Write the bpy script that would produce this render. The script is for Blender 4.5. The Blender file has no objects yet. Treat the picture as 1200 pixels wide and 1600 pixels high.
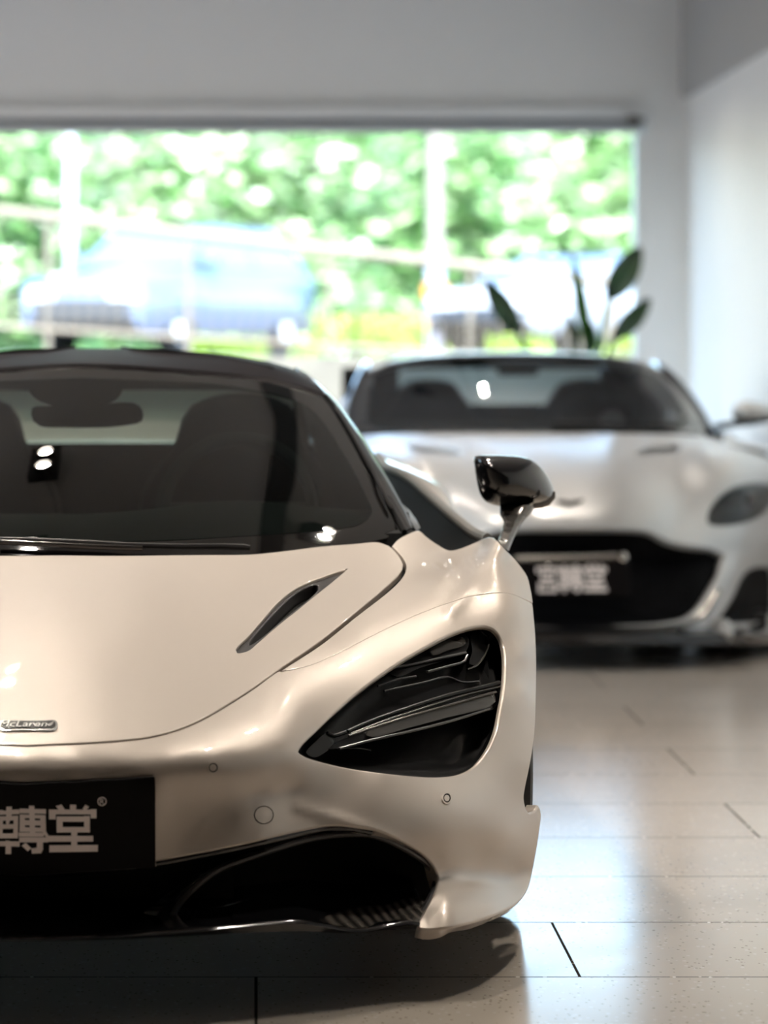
import bpy, bmesh, math, random
import numpy as np
from mathutils import Vector
from mathutils.geometry import delaunay_2d_cdt
random.seed(7)
R = math.radians
SC = bpy.context.scene
COL = SC.collection
# ------------------------------------------------------------------ camera model
# level camera, looking along +Y; principal point sits off-centre because the photograph is a crop (lens shift)
F = 5300.0; CU = 400.0; CV = 548.0; CH = 1.16
def P(u, v, Y):
    return ((u-CU)*Y/F, Y, CH-(v-CV)*Y/F)
def PX(x, y, z):
    return (CU+F*x/y, CV-F*(z-CH)/y)
cam = bpy.data.cameras.new('camera'); camo = bpy.data.objects.new('camera', cam); COL.objects.link(camo)
cam.sensor_fit = 'VERTICAL'; cam.sensor_height = 36.0; cam.lens = 36.0*F/1600.0
cam.shift_x = (600-CU)/1600.0; cam.shift_y = -(800-CV)/1600.0
camo.location = (0, 0, CH); camo.rotation_euler = (R(90), 0, 0)
cam.clip_start = 0.1; cam.clip_end = 500
cam.dof.use_dof = True; cam.dof.focus_distance = 6.5; cam.dof.aperture_fstop = cam.lens/39.0
SC.camera = camo
SC.view_settings.view_transform = 'Standard'; SC.view_settings.look = 'None'
SC.view_settings.gamma = 1.0; SC.view_settings.use_curve_mapping = False
SC.view_settings.exposure = 0.38
# ------------------------------------------------------------------ materials
def material(name):
    m = bpy.data.materials.new(name); m.use_nodes = True
    nt = m.node_tree; b = nt.nodes['Principled BSDF']
    return m, nt, b
def plain(name, col, rough=0.5, metal=0.0, coat=0.0, coat_rough=0.03, spec=0.5, emit=None, es=0.0, var=0.0, scale=30.0, coat_ior=1.5):
    m, nt, b = material(name)
    b.inputs['Base Color'].default_value = (*col, 1)
    b.inputs['Roughness'].default_value = rough; b.inputs['Metallic'].default_value = metal
    b.inputs['Coat Weight'].default_value = coat; b.inputs['Coat Roughness'].default_value = coat_rough
    b.inputs['Coat IOR'].default_value = coat_ior
    b.inputs['Specular IOR Level'].default_value = spec
    if emit:
        b.inputs['Emission Color'].default_value = (*emit, 1); b.inputs['Emission Strength'].default_value = es
    if var > 0:
        tc = nt.nodes.new('ShaderNodeTexCoord'); n = nt.nodes.new('ShaderNodeTexNoise')
        n.inputs['Scale'].default_value = scale; n.inputs['Detail'].default_value = 4
        r = nt.nodes.new('ShaderNodeValToRGB')
        r.color_ramp.elements[0].position = .3; r.color_ramp.elements[1].position = .7
        r.color_ramp.elements[0].color = (*[c*(1-var) for c in col], 1)
        r.color_ramp.elements[1].color = (*[min(1, c*(1+var)) for c in col], 1)
        nt.links.new(tc.outputs['Object'], n.inputs['Vector']); nt.links.new(n.outputs['Fac'], r.inputs['Fac'])
        nt.links.new(r.outputs['Color'], b.inputs['Base Color'])
    return m
def thin_glass(name, tint, ior=1.5, boost=1.0, rough=0.0):
    m = bpy.data.materials.new(name); m.use_nodes = True; nt = m.node_tree
    for n in list(nt.nodes): nt.nodes.remove(n)
    o = nt.nodes.new('ShaderNodeOutputMaterial'); mx = nt.nodes.new('ShaderNodeMixShader')
    t = nt.nodes.new('ShaderNodeBsdfTransparent'); t.inputs['Color'].default_value = (*tint, 1)
    g = nt.nodes.new('ShaderNodeBsdfGlossy'); g.inputs['Roughness'].default_value = rough
    f = nt.nodes.new('ShaderNodeFresnel'); f.inputs['IOR'].default_value = ior
    mt = nt.nodes.new('ShaderNodeMath'); mt.operation = 'MULTIPLY'; mt.inputs[1].default_value = boost; mt.use_clamp = True
    nt.links.new(f.outputs[0], mt.inputs[0]); nt.links.new(mt.outputs[0], mx.inputs[0])
    nt.links.new(t.outputs[0], mx.inputs[1]); nt.links.new(g.outputs[0], mx.inputs[2]); nt.links.new(mx.outputs[0], o.inputs[0])
    return m
# ------------------------------------------------------------------ objects
def link(name, me, parent=None, loc=None):
    o = bpy.data.objects.new(name, me); COL.objects.link(o)
    if loc: o.location = loc
    if parent: o.parent = parent
    return o
def thing(name, label, cat, loc=(0, 0, 0), group=None):
    o = link(name, None, None, loc); o['label'] = label; o['category'] = cat; o.empty_display_size = .1
    if group: o['group'] = group
    return o
def tag(o, label, cat, group=None, kind=None):
    if label: o['label'] = label
    if cat: o['category'] = cat
    if group: o['group'] = group
    if kind: o['kind'] = kind
    return o
def base(parent):
    if parent is None: return Vector((0, 0, 0))
    v = Vector(parent.location)
    while parent.parent: parent = parent.parent; v += Vector(parent.location)
    return v
def mesh(name, verts, faces, mat, parent=None, smooth=True, normals=None, recalc=False, autosmooth=None):
    """verts are world coordinates; the parent's origin is taken off"""
    b = base(parent)
    me = bpy.data.meshes.new(name)
    me.from_pydata([(v[0]-b.x, v[1]-b.y, v[2]-b.z) for v in verts], [], [tuple(int(i) for i in f) for f in faces])
    if recalc:
        bm = bmesh.new(); bm.from_mesh(me); bmesh.ops.remove_doubles(bm, verts=bm.verts, dist=1e-6)
        bmesh.ops.recalc_face_normals(bm, faces=bm.faces); bm.to_mesh(me); bm.free()
    me.update()
    if smooth: me.polygons.foreach_set('use_smooth', [True]*len(me.polygons))
    if smooth and autosmooth is not None: me.set_sharp_from_angle(angle=R(autosmooth))
    if normals is not None: me.normals_split_custom_set_from_vertices([tuple(n) for n in normals])
    me.materials.append(mat)
    return link(name, me, parent)
class MB:
    """collects shapes into one mesh (world coordinates)"""
    def __init__(s): s.v = []; s.f = []
    def add(s, v, f):
        k = len(s.v); s.v += [tuple(p) for p in v]; s.f += [tuple(i+k for i in q) for q in f]; return s
    def box(s, x0, x1, y0, y1, z0, z1, bev=0.0):
        bm = bmesh.new()
        bmesh.ops.create_cube(bm, size=1)
        for v in bm.verts: v.co = Vector(((x0+x1)/2+v.co.x*(x1-x0), (y0+y1)/2+v.co.y*(y1-y0), (z0+z1)/2+v.co.z*(z1-z0)))
        if bev > 0: bmesh.ops.bevel(bm, geom=bm.edges[:], offset=bev, segments=3, profile=.5, affect='EDGES')
        bm.verts.index_update()
        s.add([v.co for v in bm.verts], [[v.index for v in f.verts] for f in bm.faces]); bm.free(); return s
    def tube(s, pts, r, n=10, cap=True):
        pts = [Vector(p) for p in pts]; m = len(pts)
        rs = r if isinstance(r, (list, tuple)) else [r]*m
        vs = []; fs = []; prev = None
        for i, p in enumerate(pts):
            t = (pts[min(i+1, m-1)]-pts[max(i-1, 0)]).normalized()
            if prev is None:
                a = Vector((0, 0, 1)) if abs(t.z) < .9 else Vector((1, 0, 0))
                e = t.cross(a).normalized()
            else:
                e = (prev-t*prev.dot(t)).normalized()
            prev = e; g = t.cross(e)
            for k in range(n):
                a = 2*math.pi*k/n
                vs.append(p+(e*math.cos(a)+g*math.sin(a))*rs[i])
        for i in range(m-1):
            for k in range(n):
                fs.append((i*n+k, i*n+(k+1) % n, (i+1)*n+(k+1) % n, (i+1)*n+k))
        if cap: fs.append(tuple(range(n))[::-1]); fs.append(tuple(range((m-1)*n, m*n)))
        return s.add(vs, fs)
    def grid(s, rows, closed=False):
        n = len(rows[0]); vs = [p for r in rows for p in r]; fs = []
        for i in range(len(rows)-1):
            for k in range(n if closed else n-1):
                fs.append((i*n+k, i*n+(k+1) % n, (i+1)*n+(k+1) % n, (i+1)*n+k))
        return s.add(vs, fs)
    def lathe(s, prof, org, axis='z', n=48):
        """prof = [(radius, height)...] about an axis through org"""
        rows = []
        for r, h in prof:
            row = []
            for k in range(n):
                a = 2*math.pi*k/n; c, d = r*math.cos(a), r*math.sin(a)
                row.append({'z': (org[0]+c, org[1]+d, org[2]+h), 'x': (org[0]+h, org[1]+c, org[2]+d), 'y': (org[0]+c, org[1]+h, org[2]+d)}[axis])
            rows.append(row)
        return s.grid(rows, True)
    def prism(s, poly, y0, y1):
        """poly = [(x,z)...] extruded along y"""
        n = len(poly)
        s.add([(x, y0, z) for x, z in poly]+[(x, y1, z) for x, z in poly],
              [tuple(range(n)), tuple(range(n, 2*n))[::-1]]+[(k, k+n, (k+1) % n+n, (k+1) % n) for k in range(n)]); return s
    def mirror(s, x0):
        return s.add([(2*x0-v[0], v[1], v[2]) for v in s.v], [f[::-1] for f in s.f])
    def mirrored(s, x0):
        o = MB(); o.add([(2*x0-v[0], v[1], v[2]) for v in s.v], [f[::-1] for f in s.f]); return o
    def build(s, name, mat, parent=None, smooth=True, auto=35, recalc=True):
        return mesh(name, s.v, s.f, mat, parent, smooth, None, recalc, auto)
# ------------------------------------------------------------------ curves
def spline(pts, step=6.0, closed=False):
    """resample through the points (Catmull-Rom); a third element 1 marks a corner"""
    n = len(pts); q = [np.array(p[:2], float) for p in pts]; c = [len(p) > 2 for p in pts]
    out = []
    segs = n if closed else n-1
    for i in range(segs):
        a, b = i, (i+1) % n
        p1, p2 = q[a], q[b]
        h = 1.0
        p0 = q[(a-1) % n] if (closed or a > 0) else 2*p1-p2
        p3 = q[(b+1) % n] if (closed or b < n-1) else 2*p2-p1
        if c[a]: p0 = 2*p1-p2
        if c[b]: p3 = 2*p2-p1
        d = [max(1e-6, np.linalg.norm(x))**.5 for x in (p1-p0, p2-p1, p3-p2)]
        t0 = 0; t1 = d[0]; t2 = t1+d[1]; t3 = t2+d[2]
        m = max(1, int(round(np.linalg.norm(p2-p1)/step)))
        for k in range(m):
            t = t1+(t2-t1)*k/m
            A1 = (t1-t)/(t1-t0)*p0+(t-t0)/(t1-t0)*p1; A2 = (t2-t)/(t2-t1)*p1+(t-t1)/(t2-t1)*p2; A3 = (t3-t)/(t3-t2)*p2+(t-t2)/(t3-t2)*p3
            B1 = (t2-t)/(t2-t0)*A1+(t-t0)/(t2-t0)*A2; B2 = (t3-t)/(t3-t1)*A2+(t-t1)/(t3-t1)*A3
            out.append((t2-t)/(t2-t1)*B1+(t-t1)/(t2-t1)*B2)
    if not closed: out.append(q[-1])
    return np.array(out)
def spline3(pts, m=6):
    q = [np.array(p, float) for p in pts]; out = []
    for i in range(len(q)-1):
        p1, p2 = q[i], q[i+1]; p0 = q[i-1] if i else 2*p1-p2; p3 = q[i+2] if i+2 < len(q) else 2*p2-p1
        for k in range(m):
            t = k/m
            out.append(.5*((2*p1)+(-p0+p2)*t+(2*p0-5*p1+4*p2-p3)*t*t+(-p0+3*p1-3*p2+p3)*t**3))
    out.append(q[-1]); return [tuple(p) for p in out]
def inside(poly, pts):
    x, y = pts[:, 0], pts[:, 1]; r = np.zeros(len(pts), bool); n = len(poly)
    for i in range(n):
        x1, y1 = poly[i]; x2, y2 = poly[(i+1) % n]
        if y1 == y2: continue
        k = ((y1 > y) != (y2 > y)) & (x < (x2-x1)*(y-y1)/(y2-y1)+x1)
        r ^= k
    return r
def dist_to(poly, pts, closed=True):
    d = np.full(len(pts), 1e9); n = len(poly)
    for i in range(n if closed else n-1):
        a = poly[i]; b = poly[(i+1) % n]; ab = b-a; L = max(ab@ab, 1e-9)
        t = np.clip(((pts-a)@ab)/L, 0, 1); d = np.minimum(d, np.linalg.norm(pts-(a+t[:, None]*ab), axis=1))
    return d
# ------------------------------------------------------------------ smooth body surfaces
class Field:
    """thin-plate surface through measured points of a body, symmetric about the plane x = x0"""
    def __init__(s, pts, x0, smooth=4.0, bumps=()):
        s.x0 = x0; s.bumps = list(bumps); s.ov = 0.0
        Q = []
        for u, v, Y in pts:
            x = (u-CU)*Y/F; Q.append((u, v, Y)); xm = 2*x0-x
            if abs(x-x0) > .02: Q.append((CU+F*xm/Y, v, Y))
        Q = np.array(Q); s.c = Q[:, :2]/100.0; n = len(Q)
        K = s.k(s.c, s.c)+np.eye(n)*smooth*1e-3
        A = np.zeros((n+3, n+3)); A[:n, :n] = K; A[:n, n] = 1; A[:n, n+1:] = s.c; A[n, :n] = 1; A[n+1:, :n] = s.c.T
        s.w = np.linalg.solve(A, np.concatenate([Q[:, 2], np.zeros(3)]))
    @staticmethod
    def k(a, b):
        r2 = ((a[:, None, :]-b[None, :, :])**2).sum(-1); return np.where(r2 > 1e-12, .5*r2*np.log(np.maximum(r2, 1e-12)), 0)
    def Y(s, uv):
        p = np.atleast_2d(np.asarray(uv, float)); q = p/100.0
        y = s.k(q, s.c)@s.w[:-3]+s.w[-3]+q@s.w[-2:]
        for f in s.bumps: y = y+f(p)
        return y
    def pts(s, uv, off=0.0):
        uv = np.atleast_2d(np.asarray(uv, float)); Y = s.Y(uv)
        p = np.stack([(uv[:, 0]-CU)*Y/F, Y, CH-(uv[:, 1]-CV)*Y/F], 1)
        if off: p = p+s.nrm(uv)*off
        return p
    def frame(s, uv):
        e = .7; du = np.array([e, 0]); dv = np.array([0, e])
        return (s.pts(uv+du)-s.pts(uv-du))/(2*e), (s.pts(uv+dv)-s.pts(uv-dv))/(2*e)
    def nrm(s, uv):
        a, b = s.frame(np.atleast_2d(uv)); n = np.cross(b, a); n /= np.linalg.norm(n, axis=1)[:, None]
        n[n[:, 1] > 0] *= -1
        return n
    def uc(s, v):
        u = 40.0
        for _ in range(30): u = CU+F*s.x0/float(s.Y([(u, v)])[0])
        return u
    def at(s, u, v, off=0.0):
        return tuple(s.pts([(u, v)], off)[0])
class PolyField(Field):
    """the same, but one low-order sheet: for glass, whose reflections must run clean"""
    def __init__(s, pts, x0, deg=4):
        s.x0 = x0; s.bumps = []; Q = []
        for u, v, Y in pts:
            Q.append((u, v, Y)); xm = 2*x0-(u-CU)*Y/F
            Q.append((CU+F*xm/Y, v, Y))
        Q = np.array(Q); s.deg = deg; s.m = Q[:, :2].mean(0)
        s.w = np.linalg.lstsq(s.basis(Q[:, :2]), Q[:, 2], rcond=None)[0]
    def basis(s, p):
        a = (p-s.m)/300.0; return np.stack([a[:, 0]**i*a[:, 1]**j for i in range(s.deg+1) for j in range(min(3, s.deg-i)+1)], 1)
    def Y(s, uv):
        p = np.atleast_2d(np.asarray(uv, float)); y = s.basis(p)@s.w
        for f in s.bumps: y = y+f(p)
        return y
def ridge(line, amp, w, closed=False):
    L = spline(line, 10)
    return lambda p: amp*np.exp(-(dist_to(L, p, closed)/w)**2)
def panel(name, outline, fld, parent, mat, holes=(), grid=9, mode='pair', off=0.0, fillet=.004, depth=.012, step=6, hole_depth=None):
    """a body panel: fills a traced outline on a field, with rounded edges turned in.
    mode weld: open outline from the centre line round to the centre line, mirrored and welded; pair: also a mirrored twin; single"""
    x0 = fld.x0
    if mode == 'weld':
        o = spline(outline, step); va, vb = o[0][1], o[-1][1]
        o[0] = (fld.uc(va), va); o[-1] = (fld.uc(vb), vb)
        m = max(2, int(abs(va-vb)/grid)); vs = np.linspace(vb, va, m+1)[1:-1]
        cl = np.array([(fld.uc(v), v) for v in vs]).reshape(-1, 2)
        loop = np.concatenate([o, cl]); nb = len(o)
    else:
        loop = spline(outline, step, True); nb = len(loop)
    hl = [spline(h, step, True) for h in holes]
    allb = [loop]+hl
    lo = loop.min(0); hi = loop.max(0)
    gx = np.arange(lo[0]+grid*.37, hi[0], grid); gy = np.arange(lo[1]+grid*.41, hi[1], grid)
    G = np.array([(a+(.5*grid if j % 2 else 0), b) for j, b in enumerate(gy) for a in gx]).reshape(-1, 2)
    if len(G):
        k = inside(loop, G) & (dist_to(loop, G) > grid*.45)
        for h in hl: k &= ~inside(h, G) & (dist_to(h, G) > grid*.45)
        G = G[k]
    V2 = np.concatenate(allb+[G]); edges = []; s = 0
    for b in allb:
        n = len(b); edges += [(s+i, s+(i+1) % n) for i in range(n)]; s += n
    rv, re, rf, ov, oe, of = delaunay_2d_cdt([Vector(p) for p in V2], edges, [], 0, 1e-5)
    rv2 = np.array([tuple(p) for p in rv]); mp = [x[0] if len(x) else -1 for x in ov]
    cen = np.array([rv2[list(f)].mean(0) for f in rf]); k = inside(loop, cen)
    for h in hl: k &= ~inside(h, cen)
    tri = [tuple(f) for f, kk in zip(rf, k) if kk]
    V = fld.pts(rv2, off); N = fld.nrm(rv2)
    inv = {m: i for i, m in enumerate(mp) if m >= 0}
    if mode == 'weld':
        cidx = [inv[i] for i in [0, nb-1]+list(range(nb, len(loop))) if i in inv]
        for i in cidx: V[i, 0] = x0; N[i, 0] = 0
    V = [np.array(p) for p in V]; N = [np.array(p)/np.linalg.norm(p) for p in N]; faces = tri
    # turned-in edges
    s = 0
    for bi, b in enumerate(allb):
        n = len(b); ids = [inv.get(s+i) for i in range(n)]; s += n
        closed = not (mode == 'weld' and bi == 0); cnt = n if closed else nb
        area = .5*np.sum(b[:, 0]*np.roll(b[:, 1], -1)-np.roll(b[:, 0], -1)*b[:, 1])
        sg = 1 if area > 0 else -1
        if bi > 0: sg = -sg
        Pu, Pv = fld.frame(b); Nn = fld.nrm(b); P3 = fld.pts(b, off); rings = []
        for i in range(cnt):
            a_, c_ = (b[i-1], b[(i+1) % n]) if closed or 0 < i < cnt-1 else ((b[0], b[1]) if i == 0 else (b[cnt-2], b[cnt-1]))
            d = c_-a_; T = Pu[i]*d[0]+Pv[i]*d[1]; T /= np.linalg.norm(T)+1e-12
            t = np.cross(T, Nn[i]); o2 = np.array([d[1], -d[0]])*sg
            ref = Pu[i]*o2[0]+Pv[i]*o2[1]
            if t@ref < 0: t = -t
            t /= np.linalg.norm(t)+1e-12
            row = []
            for th in (R(30), R(60), R(90)):
                row.append((P3[i]+t*fillet*math.sin(th)-Nn[i]*fillet*(1-math.cos(th)), Nn[i]*math.cos(th)+t*math.sin(th)))
            dd = hole_depth if (bi > 0 and hole_depth) else depth
            row.append((P3[i]+t*fillet-Nn[i]*(fillet+dd), t.copy()))
            if not closed and i in (0, cnt-1):
                row = [(np.array([x0, p[1], p[2]]), np.array([0, q[1], q[2]])) for p, q in row]
            rings.append(row)
        idx = []
        for i in range(cnt):
            r = [ids[i]]
            for p, q in rings[i]: r.append(len(V)); V.append(p); N.append(q/(np.linalg.norm(q)+1e-12))
            idx.append(r)
        for i in range(cnt if closed else cnt-1):
            A, B = idx[i], idx[(i+1) % cnt]
            if A[0] is None or B[0] is None: continue
            for j in range(4): faces.append((A[j], B[j], B[j+1], A[j+1]))
    V = np.array(V); N = np.array(N); F2 = []
    for f in faces:
        a = V[list(f)]; nn = np.cross(a[1]-a[0], a[2]-a[0]); F2.append(f if nn@N[list(f)].sum(0) >= 0 else f[::-1])
    if mode == 'weld':
        m = len(V); mi = np.arange(m)+m; cen = np.abs(V[:, 0]-x0) < 1e-6; mi[cen] = np.arange(m)[cen]
        V2m = V.copy(); V2m[:, 0] = 2*x0-V[:, 0]; N2 = N.copy(); N2[:, 0] *= -1
        keep = ~cen; remap = np.cumsum(keep)-1+m; mi = np.where(cen, np.arange(m), remap)
        V = np.concatenate([V, V2m[keep]]); N = np.concatenate([N, N2[keep]])
        F2 = F2+[tuple(mi[list(f)][::-1]) for f in F2]
        return mesh(name, V, F2, mat, parent, True, N)
    o1 = mesh(name, V, F2, mat, parent, True, N)
    if mode == 'pair':
        Vm = V.copy(); Vm[:, 0] = 2*x0-V[:, 0]; Nm = N.copy(); Nm[:, 0] *= -1
        o2 = mesh(name, Vm, [f[::-1] for f in F2], mat, parent, True, Nm)
        return o1, o2
    return o1
def pairbuild(mb, x0, name, mat, parent, auto=35, recalc=True):
    a = mb.build(name, mat, parent, auto=auto, recalc=recalc); b = mb.mirrored(x0).build(name, mat, parent, auto=auto, recalc=recalc)
    return a, b
def ring(c, rx, ry, n=24):
    return [(c[0]+rx*math.cos(2*math.pi*k/n), c[1]+ry*math.sin(2*math.pi*k/n)) for k in range(n)]
# ------------------------------------------------------------------ material library
M = {}
M['paint'] = plain('pearl_paint', (.55, .488, .43), .42, .3, 1.0, .02, .5)
M['silver'] = plain('silver_paint', (.54, .535, .53), .38, .3, .8, .16, .5)
M['gloss_black'] = plain('gloss_black', (.006, .006, .007), .12, 0, .6, .02)
M['frit'] = plain('black_ceramic_band', (.0035, .0032, .0032), .04, 0, .6, .01, .5)
M['roof'] = plain('dark_roof_panel', (.010, .0085, .0095), .35, 0, 0, .05, .02)
M['pillar'] = plain('pillar_gloss', (.008, .007, .007), .22, 0, .6, .05)
M['satin_black'] = plain('satin_black', (.012, .011, .012), .38, 0, 0, .1, .4)
M['void'] = plain('shadow_black', (.002, .002, .0025), .7, 0, 0, .1, .1)
M['charcoal'] = plain('charcoal_trim', (.035, .033, .034), .34, 0, .2, .1)
M['rubber'] = plain('tyre_rubber', (.008, .008, .008), .55, 0, 0, .1, .3, var=.2, scale=60)
M['alloy'] = plain('dark_alloy', (.05, .05, .055), .3, .9)
M['chrome'] = plain('bright_chrome', (.75, .74, .72), .12, 1.0)
M['dark_chrome'] = plain('smoked_chrome', (.16, .15, .145), .16, 1.0)
M['lens'] = plain('smoked_lens', (.045, .042, .038), .2, 0, .35, .03, .3)
M['lens_dark'] = plain('lamp_lens', (.003, .003, .0035), .5, 0, .12, .03, .12)
M['lamp_black'] = plain('lamp_inner_black', (.003, .003, .0033), .3, 0, .1, .03, .12)
M['lamp_rim'] = plain('lamp_trim_metal', (.09, .085, .08), .25, .8)
M['arm'] = plain('mirror_arm_grey', (.15, .14, .13), .22, .6, .7, .05)
M['shoulder'] = plain('door_shoulder_satin', (.16, .15, .14), .55, .2, 0, .1, .2)
M['fabric'] = plain('dark_alcantara', (.012, .012, .013), .9, 0, 0, .1, .2, var=.15, scale=120)
M['screen'] = thin_glass('tinted_windscreen', (.40, .49, .45), 1.45, 1.35)
M['screen_clear'] = thin_glass('lightly_tinted_windscreen', (.50, .58, .58), 1.45, .9)
M['rear_tint'] = thin_glass('tinted_rear_window', (.30, .38, .35), 1.45, .9)
M['side_glass'] = thin_glass('dark_side_glass', (.05, .055, .055), 1.45, 1.0)
M['lettering'] = plain('plate_lettering', (.95, .87, .85), .5)
M['plate'] = plain('plate_black', (.003, .002, .0023), .45, 0, 0, .15, .1)
M['plate_edge'] = plain('plate_edge_white', (.55, .48, .40), .4)
def carbon(name, k):
    m, nt, b = material(name); tc = nt.nodes.new('ShaderNodeTexCoord')
    mp = nt.nodes.new('ShaderNodeMapping'); mp.inputs['Rotation'].default_value = (0, R(-33), 0)
    w = nt.nodes.new('ShaderNodeTexWave'); w.wave_type = 'BANDS'; w.bands_direction = 'Z'; w.inputs['Scale'].default_value = k
    w.inputs['Distortion'].default_value = 0
    r = nt.nodes.new('ShaderNodeValToRGB'); r.color_ramp.elements[0].color = (.003, .003, .003, 1); r.color_ramp.elements[1].color = (.13, .115, .10, 1)
    nt.links.new(tc.outputs['Object'], mp.inputs[0]); nt.links.new(mp.outputs[0], w.inputs['Vector'])
    nt.links.new(w.outputs['Fac'], r.inputs['Fac']); nt.links.new(r.outputs['Color'], b.inputs['Base Color'])
    b.inputs['Roughness'].default_value = .25; b.inputs['Coat Weight'].default_value = .5
    return m
M['carbon'] = carbon('carbon_weave', 32)
def mesh_material(name, k, dark, light):
    m, nt, b = material(name); tc = nt.nodes.new('ShaderNodeTexCoord')
    v = nt.nodes.new('ShaderNodeTexVoronoi'); v.feature = 'DISTANCE_TO_EDGE'; v.inputs['Scale'].default_value = k; v.inputs['Randomness'].default_value = 0
    r = nt.nodes.new('ShaderNodeValToRGB'); r.color_ramp.elements[0].position = .12; r.color_ramp.elements[1].position = .2
    r.color_ramp.elements[0].color = (*light, 1); r.color_ramp.elements[1].color = (*dark, 1)
    nt.links.new(tc.outputs['Object'], v.inputs['Vector']); nt.links.new(v.outputs['Distance'], r.inputs['Fac'])
    nt.links.new(r.outputs['Color'], b.inputs['Base Color']); b.inputs['Roughness'].default_value = .5
    return m
M['mesh'] = mesh_material('perforated_mesh', 140, (.0015, .0015, .0015), (.03, .03, .03))
M['honeycomb'] = mesh_material('grille_mesh', 45, (.0012, .0012, .0015), (.006, .006, .007))
M['honeycomb'].node_tree.nodes['Principled BSDF'].inputs['Specular IOR Level'].default_value = .06
M['mesh'].node_tree.nodes['Principled BSDF'].inputs['Specular IOR Level'].default_value = .2
# ================================================================== pearl sports car in front
SX = -0.40
sports = thing('sports_car', 'pearl white low sports car with black roof and teardrop headlight sockets, in the foreground', 'car', (SX, 8.0, 0))
body = [
 (38,1300,5.872),(38,1360,5.90),(38,1440,5.95),
 (58,1050,6.2),(76,950,6.55),(95,868,6.95),(98,850,7.05),
 (210,1050,6.22),(220,950,6.57),(230,866,6.97),
 (240,1250,5.885),(240,1340,5.915),
 (345,1050,6.28),(350,960,6.6),(360,866,7.0),
 (412,1273,5.995),
 (430,1100,6.17),(440,1045,6.33),(460,960,6.62),(470,880,6.97),(480,852,7.1),
 (400,1330,5.965),(480,1295,6.04),
 (540,1230,6.12),(560,1090,6.33),(500,1125,6.20),
 (650,1015,6.53),(740,975,6.70),(788,1010,6.72),(793,1070,6.64),(785,1130,6.56),(760,1190,6.46),(700,1220,6.30),(600,1212,6.17),
 (560,1000,6.5),(640,950,6.7),(700,900,6.92),(600,900,6.9),(550,870,7.03),(620,845,7.16),(660,838,7.26),(700,855,7.27),(640,870,7.08),
 (755,850,7.22),(778,846,7.06),(772,870,6.98),(776,910,6.87),(772,940,6.80),(740,900,6.95),
 (800,872,7.12),(820,900,7.06),(831,930,6.99),(835,960,6.92),(836,1020,6.84),(836,1070,6.79),
 (806,920,6.90),(810,950,6.83),(816,1020,6.735),(818,1080,6.67),(814,1150,6.60),(822,1200,6.57),(838,1262,6.62),(836,1310,6.60),(828,1370,6.58),
 (800,1230,6.50),(800,1310,6.45),(750,1300,6.32),(697,1248,6.24),(700,1330,6.22),
 (665,1438,6.09),(600,1300,6.11),(690,1368,6.235),(698,1410,6.12),(712,1441,6.09),(740,1340,6.325),(740,1366,6.335),(735,1402,6.20),(738,1434,6.15),(772,1362,6.43),(768,1400,6.29),(772,1424,6.23),(800,1372,6.52),(806,1400,6.42),(785,1330,6.42),
]
for _u, _y, _v in ((38,5.85,1203),(120,5.855,1202.5),(200,5.872,1201),(270,5.898,1198.5),(332,5.932,1195.5),(400,5.985,1190.5),(455,6.045,1185.5)):
    for _d, _k in ((-68,.115),(-38,.047),(-20,.018),(-9,.006),(0,.001),(9,0.0),(22,.003),(50,.015)): body.append((_u+(-_d*.06 if _u < 60 else 0), _v+_d, _y+_k*(1-.12*(_u-38)/417)))
SF = Field(body, SX, 30.0, [ridge([(470,1262),(540,1284),(590,1304),(640,1334)], -.005, 11), ridge([(766,842),(752,878),(735,918),(705,955)], -.010, 11), ridge([(740,858),(722,888),(700,918)], .008, 16)])
# --- outlines traced on the body
seam = [(41,1165),(90,1163.5),(150,1161),(230,1153),(280,1140),(320,1122.5),(360,1099),(400,1073),(436,1047.5),(500,1003.5),(553,961),(607,917.5)]
vent_out = [(367,1015),(372,1007),(385,995),(407,970),(431,942.5),(455,922.5),(479,910),(500,902),(527,892.5),(545,888,1),(527,904),(500,925.5),(468,951.5),(433,979.5),(401,1007.5),(391,1016),(380,1020),(370,1020.5)]
vent_in = [(388,1000),(409,973),(441,939),(465,919),(489,908.5),(499,910),(499,916),(479,936),(447,961),(415,988),(394,1003),(388,1004)]
hood_line = [(98,868,1),(150,868.5),(200,868.5),(300,867.5),(393,866.5),(440,862),(500,854.5),(555,850),(590,847.5),(607,853,1),(616,861),(625.5,874),(628.5,881),(627,889),(620,899),(603,915)] + [(p[0]-2.0, p[1]-2.4) for p in seam[1:-1][::-1]]+[(41,1163.2)]
panel('hood', hood_line, SF, sports, M['paint'], [vent_out], 9, 'weld', fillet=.0025, depth=.02)
fender_line = [(614,853.5,1),(621,845),(629,839.5),(646,831.5),(655,829.5),(664,837),(674,845),(685,852),(694,857.5),(703,860.5),(719,857.5),(738,850),(755,842.5),(763,840),(770,841),(776,846),(787,857),(804,874),(816,889),(823.5,901),(829,922),(832,940.5,1),(799,927),(773,925.5),(730,932),(660,956),(607,980),(553,1007),(495,1035),(465,1043.5),(441,1048,1),(504,1007),(557,964.5),(609,924),(626.5,907),(635,893.5),(636,882),(630,869.5),(621,860)]
panel('front_fender', fender_line, SF, sports, M['paint'], [], 8, 'pair', fillet=.002, depth=.02)
light_line = [(465,1175),(470,1163),(490,1142),(523,1110),(557,1080),(590,1055),(627,1030),(667,1007),(700,990),(733,978.5),(757,976),(773,982),(785,998),(790.5,1020),(792,1047),(790,1077),(785,1110),(777,1147),(763,1177),(743,1200),(720,1212),(687,1216.5),(640,1214.5),(590,1209),(540,1202),(500,1193),(475,1184.5)]
arch = [(835.5,986),(837.5,1030),(837,1075),(834.5,1145),(827,1195),(819,1236),(818,1248),(822,1266),(828,1273.5),(836,1271),(842,1262,1)]
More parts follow.
